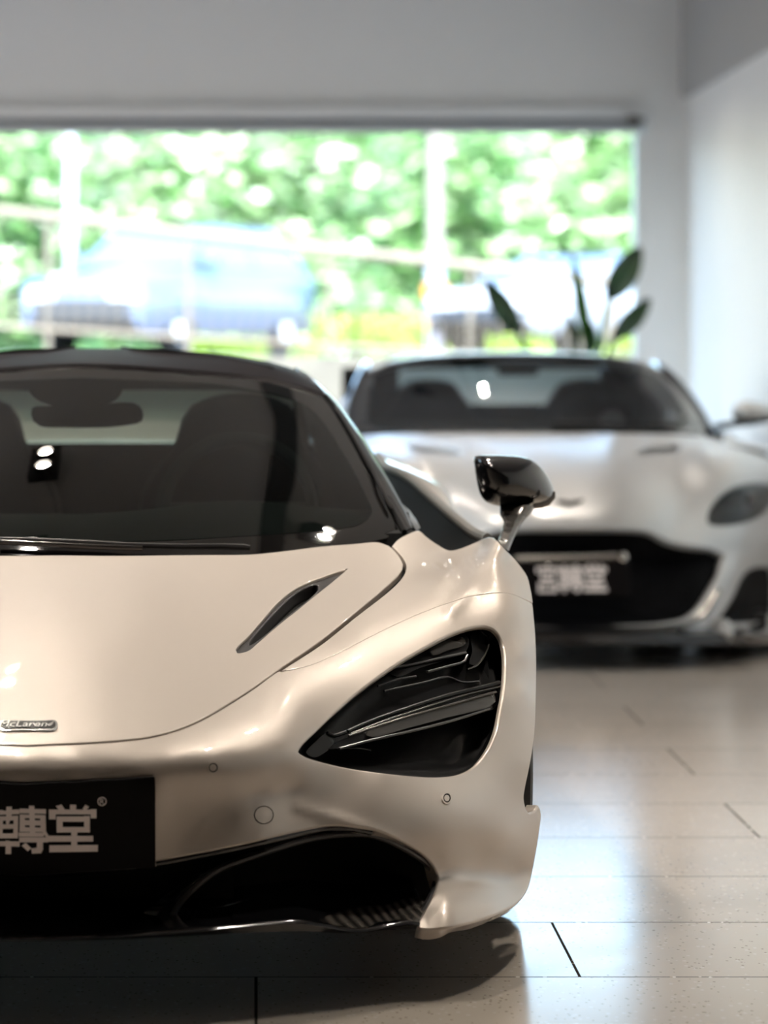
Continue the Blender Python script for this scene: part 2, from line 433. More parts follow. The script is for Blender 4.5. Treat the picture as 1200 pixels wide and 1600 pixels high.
chin = [(845,1272),(843,1292),(837,1332),(829,1368),(820,1391),(806,1408),(792,1417),(760,1431),(708,1445),(670,1449.5),(656,1448.5,1),(658,1440),(676,1406),(686,1383),(687,1368),(679,1351),(660,1331),(628,1311),(592,1295),(556,1288.5),(516,1287),(500,1288.5),(450,1299),(375,1316.5),(307,1330.5),(241,1343),(150,1354),(38,1362)]
bumper_line = [(p[0]+1.6, p[1]+2.2) if i else (41, 1168) for i, p in enumerate(seam[:-3])] + [(438.5,1050.5,1),(465,1045.7),(495,1037),(553,1009),(607,982),(660,958),(730,934.2),(773,927.7),(799,929),(831.5,943.5,1)] + arch + chin
panel('front_bumper', bumper_line, SF, sports, M['paint'], [light_line], 8, 'weld', fillet=.005, depth=.02, hole_depth=.004)
# black strips paint shade into the shut lines so the gaps read dark
def strip(line, fld, hw, off, name, mat, mode='pair'):
    L = spline(line, 7); a = fld.pts(L, off); t = np.gradient(a, axis=0); n = fld.nrm(L); s = np.cross(t, n); s /= np.linalg.norm(s, axis=1)[:, None]
    m = MB(); m.grid([[tuple(p+q*hw), tuple(p+q*hw*.4-r*.004), tuple(p-q*hw*.4-r*.004), tuple(p-q*hw)] for p, q, r in zip(a, s, n)])
    m.build(name, mat, sports)
    m.mirrored(fld.x0).build(name, mat, sports)
strip(seam+[(625,904),(632,886),(626,870),(611,853)], SF, .010, -.012, 'shut_line_shade', M['void'])
strip([(436,1050),(495,1036),(553,1008),(607,981),(660,957),(730,933),(773,926.5),(799,928),(832,942)], SF, .008, -.010, 'shut_line_shade', M['void'])
# --- hood vents
panel('hood_vent', vent_out, SF, sports, M['charcoal'], [vent_in], 6, 'pair', off=-.006, fillet=.003, depth=.008, hole_depth=.03)
panel('vent_mesh', vent_in, SF, sports, M['mesh'], [], 7, 'pair', off=-.034, fillet=-.004, depth=.002)
# --- headlights
def headlight():
    hs = []
    L = spline(light_line, 8, True); L = L+np.sign(L-L.mean(0))*0; c = np.array([655, 1115.])
    m = MB(); rows = []
    for k, d in ((1.012, -.006), (1.0, -.02), (.985, -.04), (.955, -.065), (.90, -.085), (.8, -.10), (.6, -.115), (.35, -.12), (.1, -.122)):
        q = c+(L-c)*k; Y = SF.Y(q)-d
        rows.append([P(a, b, y) for (a, b), y in zip(q, Y)])
    m.grid(rows, True); n = len(L); k = len(m.v)
    m.f.append(tuple(range(k-n, k)))
    pa = pairbuild(m, SX, 'headlight', M['lens_dark'], sports)
    def sub(mb, name, mat, auto=40):
        mb.build(name, mat, pa[0], auto=auto); mb.mirrored(SX).build(name, mat, pa[1], auto=auto)
    def px_prism(poly, d0, d1, closed=True, step=8):
        """a solid between two depths behind the body surface, with a traced outline"""
        q = spline(poly, step, True); Y = SF.Y(q); m = MB(); n = len(q); cc = q.mean(0)
        q2 = cc+(q-cc)*.985
        fr = [P(a, b, y+d0) for (a, b), y in zip(q2, Y)]; mid = [P(a, b, y+d0+.006) for (a, b), y in zip(q, Y)]; bk = [P(a, b, y+d1) for (a, b), y in zip(q, Y)]
        m.add(fr+mid+bk, [tuple(range(n))]+[(i, (i+1) % n, n+(i+1) % n, n+i) for i in range(n)]+[(n+i, n+(i+1) % n, 2*n+(i+1) % n, 2*n+i) for i in range(n)]); return m
    def px_tube(line, d, r, n=8):
        q = spline(line, 8); Y = SF.Y(q); rr = r if not isinstance(r, tuple) else list(np.linspace(r[0], r[1], len(q)))
        return MB().tube([P(a, b, y+d) for (a, b), y in zip(q, Y)], rr, n)
    # light blade: dark housing, smoky light guide, bright upper edge
    sub(px_prism([(512,1170),(540,1153),(573,1139),(680,1107),(777,1078),(781,1084),(780,1098),(773,1107),(700,1126),(600,1152),(548,1166)], .030, .10), 'blade_housing', M['lamp_black'])
    sub(px_prism([(573,1142),(620,1127),(700,1104),(772,1083,1),(775,1096),(768,1103),(700,1121),(640,1137),(580,1152),(571,1149)], .020, .05), 'light_blade', M['lens'])
    sub(px_tube([(545,1150),(573,1140),(640,1119),(700,1102),(775,1081)], .016, .0022), 'blade_trim', M['lamp_rim'])
    sub(px_tube([(530,1170),(575,1158),(640,1143),(700,1128),(765,1108)], .022, .0026), 'blade_trim', M['charcoal'])
    sub(px_tube([(543,1143),(580,1127),(640,1106),(700,1087),(750,1075),(780,1067)], .028, (.004, .005)), 'lamp_rail', M['lamp_black'])
    sub(px_tube([(548,1147),(600,1127),(660,1107),(730,1085),(781,1073)], .026, .0022), 'lamp_rail', M['lamp_rim'])
    # upper lamp cluster: stepped projector blocks behind a clear cover
    sub(px_prism([(607,1050),(640,1030),(690,1003),(725,990),(733,1000),(729,1018),(700,1030),(655,1044),(620,1058)], .045, .11), 'lamp_module', M['lens_dark'])
    sub(px_prism([(672,1012),(700,1000),(722,995),(728,1006),(700,1016),(676,1024)], .036, .06), 'lamp_lens', M['lens'])
    sub(px_prism([(735,992),(752,985),(762,990),(765,1004),(757,1022),(742,1040),(733,1038),(738,1018)], .05, .11), 'lamp_module', M['lamp_black'])
    sub(px_tube([(751,987),(760,994),(764,1006),(757,1024),(745,1040),(730,1046)], .045, .0022), 'lamp_trim', M['lamp_rim'])
    sub(px_tube([(613,1043),(650,1037),(700,1026),(728,1020)], .04, .0028), 'lamp_fin', M['charcoal'])
    sub(px_tube([(668,1050),(700,1041),(726,1033),(730,1024)], .038, .0026), 'lamp_fin', M['charcoal'])
    sub(px_tube([(590,1072),(620,1062),(650,1057)], .05, .0026), 'lamp_fin', M['charcoal'])
    sub(px_tube([(600,1080),(660,1067),(700,1058),(722,1066),(748,1065)], .05, .0022), 'lamp_fin', M['charcoal'])
    # inner duct ahead of the blade root
    sub(px_prism([(478,1176),(492,1160),(510,1146),(522,1152),(520,1164),(505,1178),(490,1184)], .03, .08), 'duct_vane', M['lamp_black'])
    sub(px_tube([(511,1146),(520,1150),(540,1144)], .03, .004), 'duct_vane', M['lamp_black'])
    sub(px_tube([(524,1170),(556,1169),(579,1173)], .05, .0022), 'duct_vane', M['lamp_rim'])
headlight()
# --- badge, plate, sensors, tow cover
badge = panel('badge', [(45,1127.5,1),(70,1127.5),(85,1127.5),(88,1130),(88,1138),(84,1142),(60,1142.5),(45,1142.5,1)], SF, sports, M['chrome'], [], 6, 'weld', off=.003, fillet=.002, depth=.006, step=4)
panel('badge_field', [(45,1129.5,1),(70,1129.5),(83,1129.5),(86,1131.5),(86,1137.5),(82,1140.3),(60,1140.6),(45,1140.6,1)], SF, badge, M['gloss_black'], [], 6, 'weld', off=.0042, fillet=.0004, depth=.004, step=4)
def text_on(s, fld, box, parent, name, mat, off, shear=.25, thick=.001):
    cu = bpy.data.curves.new(name, 'FONT'); cu.body = s; cu.resolution_u = 4; cu.shear = shear
    t = bpy.data.objects.new(name, cu); COL.objects.link(t); bpy.context.view_layer.update()
    me = t.to_mesh(); q = np.array([v.co[:2] for v in me.vertices]); fs = [tuple(p.vertices) for p in me.polygons]; t.to_mesh_clear()
    bpy.data.objects.remove(t); bpy.data.curves.remove(cu)
    lo, hi = q.min(0), q.max(0); u0, u1, v0, v1 = box
    uv = np.stack([u0+(q[:, 0]-lo[0])/(hi[0]-lo[0])*(u1-u0), v1-(q[:, 1]-lo[1])/(hi[1]-lo[1])*(v1-v0)], 1)
    a = fld.pts(uv, off)
    return mesh(name, [tuple(p) for p in a], fs, mat, parent, False)
text_on('McLaren', SF, (-2, 74, 1130.5, 1139.3), badge, 'badge_lettering', M['chrome'], .0055)
panel('badge_swoosh', [(74,1136),(80,1133),(84,1130.5,1),(82,1135),(77,1138)], SF, badge, M['chrome'], [], 5, 'single', off=.005, fillet=.0003, depth=.001, step=3)
plate_out = [(38,1224,1),(80,1222.3),(150,1219),(200,1216.5),(238.5,1214.5,1),(239.5,1280),(241,1352.5,1),(200,1354),(120,1358),(80,1360),(38,1362,1)]
plate = panel('number_plate', plate_out, SF, sports, M['plate'], [], 10, 'weld', off=.010, fillet=.0015, depth=.010)
def edge(line, r, mat, off, name='plate_edge'):
    q = spline(line, 8); a = [tuple(p) for p in SF.pts(q, off)]; m = MB().tube(a, r, 6); m.build(name, mat, plate); m.mirrored(SX).build(name, mat, plate)
edge([(38.5,1362.4),(80,1360.5),(150,1356.6),(241,1352.6)], .0011, M['plate_edge'], .008)
edge([(240.3,1216),(240.8,1280),(242,1352)], .0008, M['plate_edge'], .008)
# lettering, strokes in a 4x crop frame at (0,1180)
def q4(x0, x1, y0, y1): return [(x0, y0), (x1, y0), (x1, y1), (x0, y1)]
HALL = [q4(350,598,322,352)+[], q4(305,345,322,384), q4(562,598,319,376), q4(305,360,322,352), q4(432,470,291,326), [(347,300),(381,290),(402,324),(366,328)], [(512,318),(530,290),(553,303),(535,326)],
        q4(350,387,365,466), q4(521,557,362,463), q4(350,557,365,398), q4(350,557,432,465), q4(440,478,460,552), q4(294,578,486,522), q4(305,608,544,585)]
TURN = [q4(42,76,305,597), q4(-25,124,326,356), q4(-2,24,368,502), q4(90,118,366,500), q4(-2,118,367,394), q4(-2,118,418,445), q4(-2,118,473,502), q4(-25,128,520,550),
        q4(187,220,300,470), q4(125,288,320,350), q4(127,160,360,464), q4(252,285,358,462), q4(127,285,358,380), q4(127,285,393,424), q4(127,285,437,464), q4(122,272,468,492), [(262,460),(280,452),(302,488),(284,497)],
        q4(125,296,496,525), q4(229,266,500,572), [(195,562),(240,555),(266,566),(255,590),(200,593)], [(140,545),(163,528),(196,560),(175,578)]]
PAL = [q4(-168,-132,288,325), q4(-302,-8,322,352), q4(-302,-266,322,384), q4(-44,-8,322,384), q4(-240,-70,372,400), q4(-240,-205,372,462), q4(-105,-70,372,462), q4(-240,-70,436,462), q4(-172,-138,460,490),
       q4(-275,-35,486,516), q4(-275,-238,486,595), q4(-72,-35,486,595), q4(-275,-35,564,595)]
def glyph(strokes, tr, name, parent, mat, pts, off, thick=.0006):
    m = MB()
    for i, s in enumerate(strokes):
        n = len(s); lp = []
        q = np.array([tr(x, y) for x, y in s]); a = pts(q, off+i*.00004); b = pts(q, off-thick)
        m.add(list(a)+list(b), [tuple(range(n))]+[(k, (k+1) % n, n+(k+1) % n, n+k) for k in range(n)])
    return m.build(name, mat, parent, smooth=False)
tr4 = lambda x, y: (x/4.0, 1180+y/4.0)
for g in (PAL, TURN, HALL): glyph(g, tr4, 'plate_character', plate, M['lettering'], SF.pts, .0118)
def ring_mark(fld, c, r0, r1, off, name, parent, mat, n=28, ky=1.0):
    m = MB(); a = np.array(ring(c, r0, r0*ky, n)); b = np.array(ring(c, r1, r1*ky, n))
    m.grid([[tuple(p) for p in fld.pts(a, off-.0006)], [tuple(p) for p in fld.pts(a, off)], [tuple(p) for p in fld.pts(b, off)], [tuple(p) for p in fld.pts(b, off-.0006)]], True)
    return m.build(name, mat, parent)
ring_mark(SF, (157.9, 1247.5), 5.6, 6.9, .0122, 'registered_mark', plate, M['lettering'])
text_on('R', SF, (154.8, 161.2, 1243.2, 1251.6), plate, 'registered_letter', M['lettering'], .0122, 0)
for c, r, ky in (((332.5,1199.5), 9.5, 1.0), ((697.5,1247.5), 7.5, 1.22)):
    pr = panel('parking_sensor', ring(c, r, r*ky), SF, sports, M['paint'], [ring(c, r*.80, r*.80*ky)], 5, 'pair', off=.0022, fillet=.0005, depth=.004, step=4, hole_depth=.004)
    pq = panel('sensor_face', ring(c, r*.52, r*.52*ky), SF, sports, M['paint'], [], 5, 'pair', off=.0016, fillet=.0004, depth=.004, step=3)
    gg = MB(); a = np.array(ring(c, r*.82, r*.82*ky)); b = np.array(ring(c, r*.5, r*.5*ky))
    gg.grid([[tuple(p) for p in SF.pts(a, .0012)], [tuple(p) for p in SF.pts(b, .0012)]], True); pairbuild(gg, SX, 'sensor_ring', M['void'], sports)
for s in (1,):
    m = MB(); a = np.array(ring((412,1273.5), 15.3, 14.2, 36)); b = np.array(ring((412,1273.5), 14.2, 13.1, 36))
    m.grid([[tuple(p) for p in SF.pts(a, .0006)], [tuple(p) for p in SF.pts(b, .0006)]], True); m.build('tow_cover_joint', M['void'], sports)
# --- lower front: splitter, grille, corner intakes
def lipY(u):   # plan shape of the splitter edge
    return float(np.interp(u, [0, 38, 200, 330, 470, 560, 655, 700], [5.80, 5.80, 5.815, 5.86, 5.94, 6.0, 6.07, 6.12]))
rows_t = []; m = MB()
top = spline([(38,1464.5),(100,1463.5),(200,1459),(300,1452),(370,1445.5),(420,1441),(467,1438.5),(500,1443),(559,1452),(600,1446),(636,1439.5),(656,1441)], 12)
bot = spline([(38,1472),(100,1472),(200,1469),(300,1464),(370,1460),(420,1458),(467,1457),(500,1458),(555,1460),(600,1455),(650,1447.5),(658,1449)], 12)
tY = [lipY(u) for u, v in top]
rows = []
for (u, v), y in zip(top, tY):
    p = P(u, v, y); b = np.interp(u, bot[:, 0], bot[:, 1]); q = P(u, b, y+.012)
    rows.append([(p[0], p[1]+.42, p[2]+.05), (p[0], p[1]+.12, p[2]+.012), (p[0], p[1]+.02, p[2]+.001), (p[0], p[1]+.004, p[2]-.001), (p[0], p[1], p[2]-.005), (q[0], q[1]-.006, q[2]+.003), (q[0], q[1]+.01, q[2]), (q[0], q[1]+.5, q[2])])
x = rows[0][0][0]; sh = SX-x
rows[0] = [(SX, b, c) for a, b, c in rows[0]]
mm = MB().grid(rows); mm.mirror(SX); mm.build('splitter', M['gloss_black'], sports, auto=50)
# deep black cavity behind both openings
cav = MB(); cr = []
for (u, vt, vb, y) in ((38,1330,1462,6.03),(240,1310,1460,6.05),(420,1280,1440,6.16),(560,1262,1450,6.30),(640,1300,1440,6.36),(688,1350,1430,6.40)):
    a = P(u, vt, y); b = P(u, vb, y); 
    if u == 38: a = (SX, a[1], a[2]); b = (SX, b[1], b[2])
    cr.append([(a[0], a[1]-.10, a[2]), a, b])
cav.grid(cr); cav.mirror(SX); cav.build('intake_cavity', M['void'], sports)
def body_tube(line, r, name, mat, depth=0.0, n=10, both=True):
    q = spline([l[:2] for l in line], 8); dd = np.array([l[2] for l in line]) if len(line[0]) > 2 else None
    s = np.linspace(0, 1, len(q)); Y = SF.Y(q)
    if dd is not None:
        L = np.array([l[:2] for l in line], float); cum = np.concatenate([[0], np.cumsum(np.linalg.norm(np.diff(L, axis=0), axis=1))]); cq = np.concatenate([[0], np.cumsum(np.linalg.norm(np.diff(q, axis=0), axis=1))])
        Y = Y+np.interp(cq/cq[-1], cum/cum[-1], dd)
    rr = r if not isinstance(r, tuple) else list(np.interp(s, np.linspace(0, 1, len(r)), r))
    m = MB().tube([P(a, b, y+depth) for (a, b), y in zip(q, Y)], rr, n)
    a = m.build(name, mat, sports)
    if both: m.mirrored(SX).build(name, mat, sports)
    return a
# upper lip of the centre grille, strut sweeping into the corner intake surround
body_tube([(38,1368),(150,1361),(241,1349),(307,1337),(375,1323),(450,1306),(500,1295),(540,1294),(580,1300)], (.006,.006,.007,.007,.006), 'intake_lip', M['gloss_black'], .012)
body_tube([(650,1440),(668,1412),(680,1385),(681,1370),(672,1355),(650,1337),(615,1317),(580,1305),(530,1304),(475,1313),(440,1323),(385,1341),(340,1359),(305,1385),(280,1412),(267,1436)], (.006,.007,.006,.006,.007,.006), 'intake_surround', M['charcoal'], .030)
sp_o = [(222,1428),(245,1409),(275,1387),(312,1361),(362,1338),(412,1325)]; sp_i = [(262,1440),(272,1418),(300,1390),(335,1364),(385,1345),(420,1333)]
a = spline(sp_o, 9); b = spline(sp_i, 9); k = min(len(a), len(b)); a = a[np.linspace(0, len(a)-1, k).astype(int)]; b = b[np.linspace(0, len(b)-1, k).astype(int)]
m = MB(); rw = []
for i in range(k):
    ya = SF.Y([a[i]])[0]+.03; yb = SF.Y([b[i]])[0]+.03; mid = (a[i]+b[i])/2
    rw.append([P(a[i][0], a[i][1], ya+.12), P(a[i][0], a[i][1], ya), P(mid[0], mid[1], (ya+yb)/2-.012), P(b[i][0], b[i][1], yb), P(b[i][0], b[i][1], yb+.12)])
m.grid(rw); pairbuild(m, SX, 'intake_strut', M['gloss_black'], sports)
body_tube([(267,1437,.03),(300,1429,.05),(350,1417,.08),(412,1401,.14)], (.005,.005,.004,.003), 'intake_vane', M['gloss_black'], .0)
m = MB(); gl = [P(u, v, 5.97) for u, v in ((38,1429),(120,1428),(222,1426))]; gl[0] = (SX, gl[0][1], gl[0][2]); m.tube(gl, .004, 8); m.mirror(SX); m.build('grille_bar', M['gloss_black'], sports)
m = MB(); m.grid([[(SX-.36, 6.02, .33), (SX+.36, 6.02, .33)], [(SX-.36, 6.01, .19), (SX+.36, 6.01, .19)]]); m.build('center_grille', M['honeycomb'], sports)
# ribbed carbon ramp at the outer corner of the intake
rr = []
for t in np.linspace(0, 1, 14):
    u0 = 468+t*(655-468); vb = float(np.interp(u0, top[:, 0], top[:, 1]))-1; y0 = lipY(u0)+.01
    u1 = 560+t*(676-560); v1 = 1413-t*14; y1 = float(SF.Y([(u1, v1)])[0])+.16-t*.11
    rr.append([tuple((1-s)*np.array(P(u0, vb, y0))+s*np.array(P(u1, v1, y1))) for s in np.linspace(0, 1, 6)])
m = MB().grid(rr); pairbuild(m, SX, 'intake_ramp', M['carbon'], sports)
# --- windscreen and cabin
wsf = PolyField([(95,868,6.965),(98,858,7.02),(230,867,6.99),(393,866,7.07),(500,853,7.17),(569,848,7.25),(627,836,7.34),
 (113.5,709,7.40),(122,640,7.64),(131.6,577,7.90),(104,780,7.18),(250,578,7.91),(360,592,7.96),(424,600,8.01),(505,619,8.1),(563,713,7.74),(595,770,7.54),
 (330,709,7.46),(450,709,7.56),(300,780,7.22),(480,780,7.36),(280,640,7.69),(400,650,7.74)], SX)
# slight waviness of the laminated glass
wsf.bumps.append(lambda p: (-1.1e-4*np.exp(-((p[:, 1]-650)/50)**2)+1.1e-4*np.exp(-((p[:, 1]-800)/60)**2))*(p[:, 0]-435)*np.exp(-((p[:, 0]-435)/70)**2))
glass_o = [(98,867,1),(200,867.5),(300,866.8),(393,865.5),(440,861),(500,853.5),(569,847.5),(600,841.5),(626,835.5,1),(605,792),(587,756),(563,716),(540,674),(521,642),(506,621,1),(463,607),(424,597.5),(360,590),(240,580),(180,576.5),(131,575,1)]
glass_i = [(98,848,1),(150,846.5),(224,845),(300,842),(423,834.5),(489,830),(531,826),(563,818.5),(577,808),(581.5,798),(575,782),(559,747),(533,702),(505,658),(482,636),(451,621),(400,609),(350,601),(250,594.5),(192,592),(131,590,1)]
ws = panel('windshield', glass_i, wsf, sports, M['screen'], [], 12, 'weld', off=0.0, fillet=.0002, depth=.004)
def band(name, outer, inner, fld, parent, mat, off, mode='weld'):
    """ring-shaped panel between two open outlines that both start and end on the centre line"""
    o = spline(outer, 7); i = spline(inner, 7); n = 90
    def rs(q):
        c = np.concatenate([[0], np.cumsum(np.linalg.norm(np.diff(q, axis=0), axis=1))]); t = np.linspace(0, c[-1], 400); return np.stack([np.interp(t, c, q[:, 0]), np.interp(t, c, q[:, 1])], 1)
    o = rs(o); i = rs(i); ctr = np.array([115., 720.])
    ang = lambda q: np.arctan2(-(q[:, 1]-ctr[1]), q[:, 0]-ctr[0])
    ao, ai = ang(o), ang(i)
    A = np.linspace(max(ao.min(), ai.min()), min(ao.max(), ai.max()), n)
    oo = np.stack([np.interp(A, np.sort(ao), o[np.argsort(ao), k]) for k in (0, 1)], 1); ii = np.stack([np.interp(A, np.sort(ai), i[np.argsort(ai), k]) for k in (0, 1)], 1)
    rows = []
    nr = []
    for t in np.linspace(0, 1, 5):
        q = oo*(1-t)+ii*t; p = fld.pts(q, off); nn = fld.nrm(q)
        for e in (0, -1): p[e, 0] = fld.x0
        rows.append([tuple(x) for x in p]); nr.append(nn)
    m = MB().grid(rows); m.mirror(fld.x0)
    N = np.concatenate(nr); N2 = N.copy(); N2[:, 0] *= -1
    fs = []
    V = np.array(m.v); NN = np.concatenate([N, N2])
    for f in m.f:
        a = V[list(f)]; g = np.cross(a[1]-a[0], a[2]-a[0]); fs.append(f if g@NN[list(f)].sum(0) >= 0 else f[::-1])
    return mesh(name, m.v, fs, mat, parent, True, NN)
band('windshield_band', glass_o, glass_i, wsf, sports, M['frit'], -.001)
# roof
re_ = [tuple(wsf.pts([(u, v)])[0]) for u, v in ((131.6,575),(180,576.5),(240,580),(300,584.5),(360,590),(424,597.5),(463,607),(506,621))]
re_[0] = (SX, re_[0][1], re_[0][2])
fr = [p[0]-SX for p in re_]; ft = np.array(fr)/fr[-1]
def roofrow(y, zc, w, drop, sag):
    return [(SX+t*w, y+.0*t, zc-drop*abs(t)**2.2-sag*abs(t)**8) for t in ft]
rows = [[(p[0], p[1]+.0, p[2]-.03) for p in re_], re_]
for i, (dy, dz) in enumerate(((.02, .006), (.06, .013))): rows.append([(p[0], p[1]+dy, p[2]+dz) for p in re_])
rows += [roofrow(8.35, 1.157, .545, .042, .03), roofrow(8.6, 1.166, .55, .048, .035), roofrow(8.95, 1.156, .545, .055, .035), roofrow(9.3, 1.115, .53, .06, .03), roofrow(9.55, 1.06, .51, .06, .03)]
q = [[r[j] for r in rows] for j in range(len(ft))]; q = [spline3(c, 4) for c in q]; rows = [[q[j][i] for j in range(len(ft))] for i in range(len(q[0]))]
m = MB().grid(rows); m.mirror(SX); m.build('roof', M['roof'], sports, auto=60)
def tube3(pts, r, name, mat, parent=None, n=8):
    m = MB().tube(spline3(pts, 5), r, n); pairbuild(m, SX, name, mat, parent or sports)
tube3([(SX+.06, 8.62, 1.1675), (SX+.10, 8.45, 1.1625), (SX+.20, 8.40, 1.158), (SX+.34, 8.35, 1.139), (SX+.44, 8.25, 1.116)], .004, 'roof_seam', M['void'])
# pillars
inn = [(630,832,7.36),(605,788,7.55),(587,752,7.68),(563,713,7.80),(540,671,7.95),(521,640,8.06),(507,620,8.14),(488,600,8.24),(462,581,8.40)]
out = [(646,829,7.42),(637,803,7.56),(626,783,7.66),(605,745,7.84),(587,717,7.97),(573,692,8.08),(552,664,8.2),(531,636,8.32),(512,617,8.42),(489,598,8.5),(470,583,8.58),(457,577,8.66)]
A = spline3([P(*p) for p in inn], 6); B = spline3([P(*p) for p in out], 6); k = 40
A = [A[int(i)] for i in np.linspace(0, len(A)-1, k)]; B = [B[int(i)] for i in np.linspace(0, len(B)-1, k)]
rows = []
for a, b in zip(A, B):
    a = np.array(a); b = np.array(b); nn = np.array([.55, -.55, .62])
    rows.append([tuple(a-nn*.03), tuple(a-nn*.006), tuple(a+nn*.002), tuple(a*.7+b*.3+nn*.012), tuple(a*.35+b*.65+nn*.011), tuple(b+nn*.0), tuple(b+np.array([.0, .05, -.012]))])
m = MB().grid(rows); pairbuild(m, SX, 'door_frame', M['pillar'], sports, auto=60)
m = MB().tube([tuple(np.array(a)+np.array([.004, -.004, .004])) for a in spline3([P(*p) for p in [(629,834,7.345),(604,789,7.54),(586,753,7.67),(562,714,7.77),(539,672,7.93),(520,641,8.04),(506,621,8.11)]], 6)], .006, 8); pairbuild(m, SX, 'screen_seal', M['void'], sports)
m = MB().tube([tuple(p) for p in spline3([P(*p) for p in [(521,637,8.03),(540,663,7.93),(565,706,7.75),(583,738,7.63),(596,765,7.53),(612,795,7.44)]], 6)], [.002]+[.005]*29+[.002], 8); pairbuild(m, SX, 'screen_trim', M['gloss_black'], sports)
# side glass, quarter light, door shoulder and channel
gl_t = [(646,829,7.42),(637,803,7.56),(626,783,7.66),(605,745,7.84),(573,692,8.08),(531,636,8.32),(489,598,8.5),(457,577,8.66)]
T = spline3([P(*p) for p in gl_t], 5); T = T+[(SX+.545, 8.95, 1.08), (SX+.53, 9.3, 1.04), (SX+.52, 9.55, .98)]
m = MB(); m.grid([[t, (max(t[0]-SX, .5)*0+SX+min(.70, (t[0]-SX)+.10), t[1]+.02, t[2]-.35*min(1, max(.0, (t[2]-.74)/.38))-.02)] for t in T]); pairbuild(m, SX, 'side_window', M['gloss_black'], sports)
m = MB(); qp = [P(*p) for p in ((628,787,7.62),(640,797,7.60),(650,811,7.57),(657,825,7.52),(650,829,7.46),(642,815,7.50))]
n_ = len(qp); m.add(qp+[(a+.0, b+.02, c-.004) for a, b, c in qp], [tuple(range(n_))]+[(i, (i+1) % n_, n_+(i+1) % n_, n_+i) for i in range(n_)]); pairbuild(m, SX, 'quarter_glass', M['arm'], sports)
SH = spline3([P(*p) for p in ((762,842,7.36),(757,840,7.45),(740,832,7.6),(710,808,7.9),(680,782,8.3),(650,755,8.7),(625,738,9.0),(602,728,9.3))]+[(SX+.75, 9.7, .86), (SX+.76, 10.1, .82)], 6)
nS = len(SH)
INr = spline3([(SX+.66, 7.30, .70), (SX+.66, 7.5, .68), (SX+.65, 7.9, .68), (SX+.63, 8.3, .70), (SX+.6, 8.7, .74), (SX+.57, 9.1, .79), (SX+.5, 9.6, .84), (SX+.45, 10.1, .82)], 8)
INr = [INr[int(i)] for i in np.linspace(0, len(INr)-1, nS)]
rows = []
for a, b in zip(SH, INr):
    a = np.array(a); b = np.array(b); rows.append([tuple(a*(1-t)+b*t-np.array([0, 0, .07*math.sin(math.pi*t)**.8])) for t in np.linspace(0, 1, 8)])
m = MB().grid(rows); pairbuild(m, SX, 'door_channel', M['void'], sports)
m = MB().tube([tuple(np.array(p)) for p in SH], [.012]*nS, 10); pairbuild(m, SX, 'door_shoulder', M['shoulder'], sports)
# body sides with wheel arches, rear, underbody
WY = (7.0, 9.67); WR = .325
def arch_bottom(y):
    z = .16
    for w in WY:
        d = abs(y-w)
        if d < .37: z = max(z, .335+math.sqrt(.37**2-d*d))
    return z
ys = sorted(list(np.linspace(7.20, 10.3, 60)) + [7.369, 7.371, 9.301, 10.039]); rows = []
shp = np.array(SH)
for y in ys:
    sx = float(np.interp(y, shp[:, 1], shp[:, 0]))-SX; sz = float(np.interp(y, shp[:, 1], shp[:, 2])) if y > 7.36 else .70+.025*(y-7.2)/.16
    if y < 7.36: sx = .925
    zb = min(arch_bottom(y), sz-.03); bulge = .955 if y < 9 else .965-.15*max(0, y-9.9)**1.2
    rows.append([(SX+sx+(bulge-sx)*(1-(1-t)**2.2), y, sz+(zb-sz)*t) for t in np.linspace(0, 1, 12)])
m = MB().grid(rows); pairbuild(m, SX, 'body_side', M['paint'], sports)
m = MB(); rows = []
for y in np.linspace(9.3, 10.38, 10):
    zz = .85-.10*((y-9.3)/1.08)**2; rows.append([(SX+x, y, zz-.05*abs(x/.76)**3) for x in np.linspace(-.76, .76, 15)])
rows.append([(SX+x, 10.42, .5) for x in np.linspace(-.9, .9, 15)]); rows.append([(SX+x, 10.35, .2) for x in np.linspace(-.9, .9, 15)])
m.grid(rows); m.build('rear_deck', M['paint'], sports, auto=50)
MB().box(SX-.86, SX+.86, 7.32, 9.2, .10, .15).build('underbody', M['satin_black'], sports)
MB().box(SX-.70, SX+.70, 6.15, 7.32, .11, .15).build('underbody', M['satin_black'], sports)
mq = MB().box(SX+.45, SX+.90, 7.44, 7.50, .14, .68); pairbuild(mq, SX, 'arch_liner', M['void'], sports)
for w in WY:
    m = MB(); rows = []
    for a in np.linspace(0, math.pi, 20): rows.append([(SX+.66, w+.36*math.cos(a), .335+.36*math.sin(a)-.02), (SX+.93 if w > 8 else SX+.86, w+.36*math.cos(a), .335+.36*math.sin(a)-.02)])
    m.grid(rows); k = len(m.v); m.f.append(tuple(range(0, k, 2))); pairbuild(m, SX, 'arch_liner', M['void'], sports)
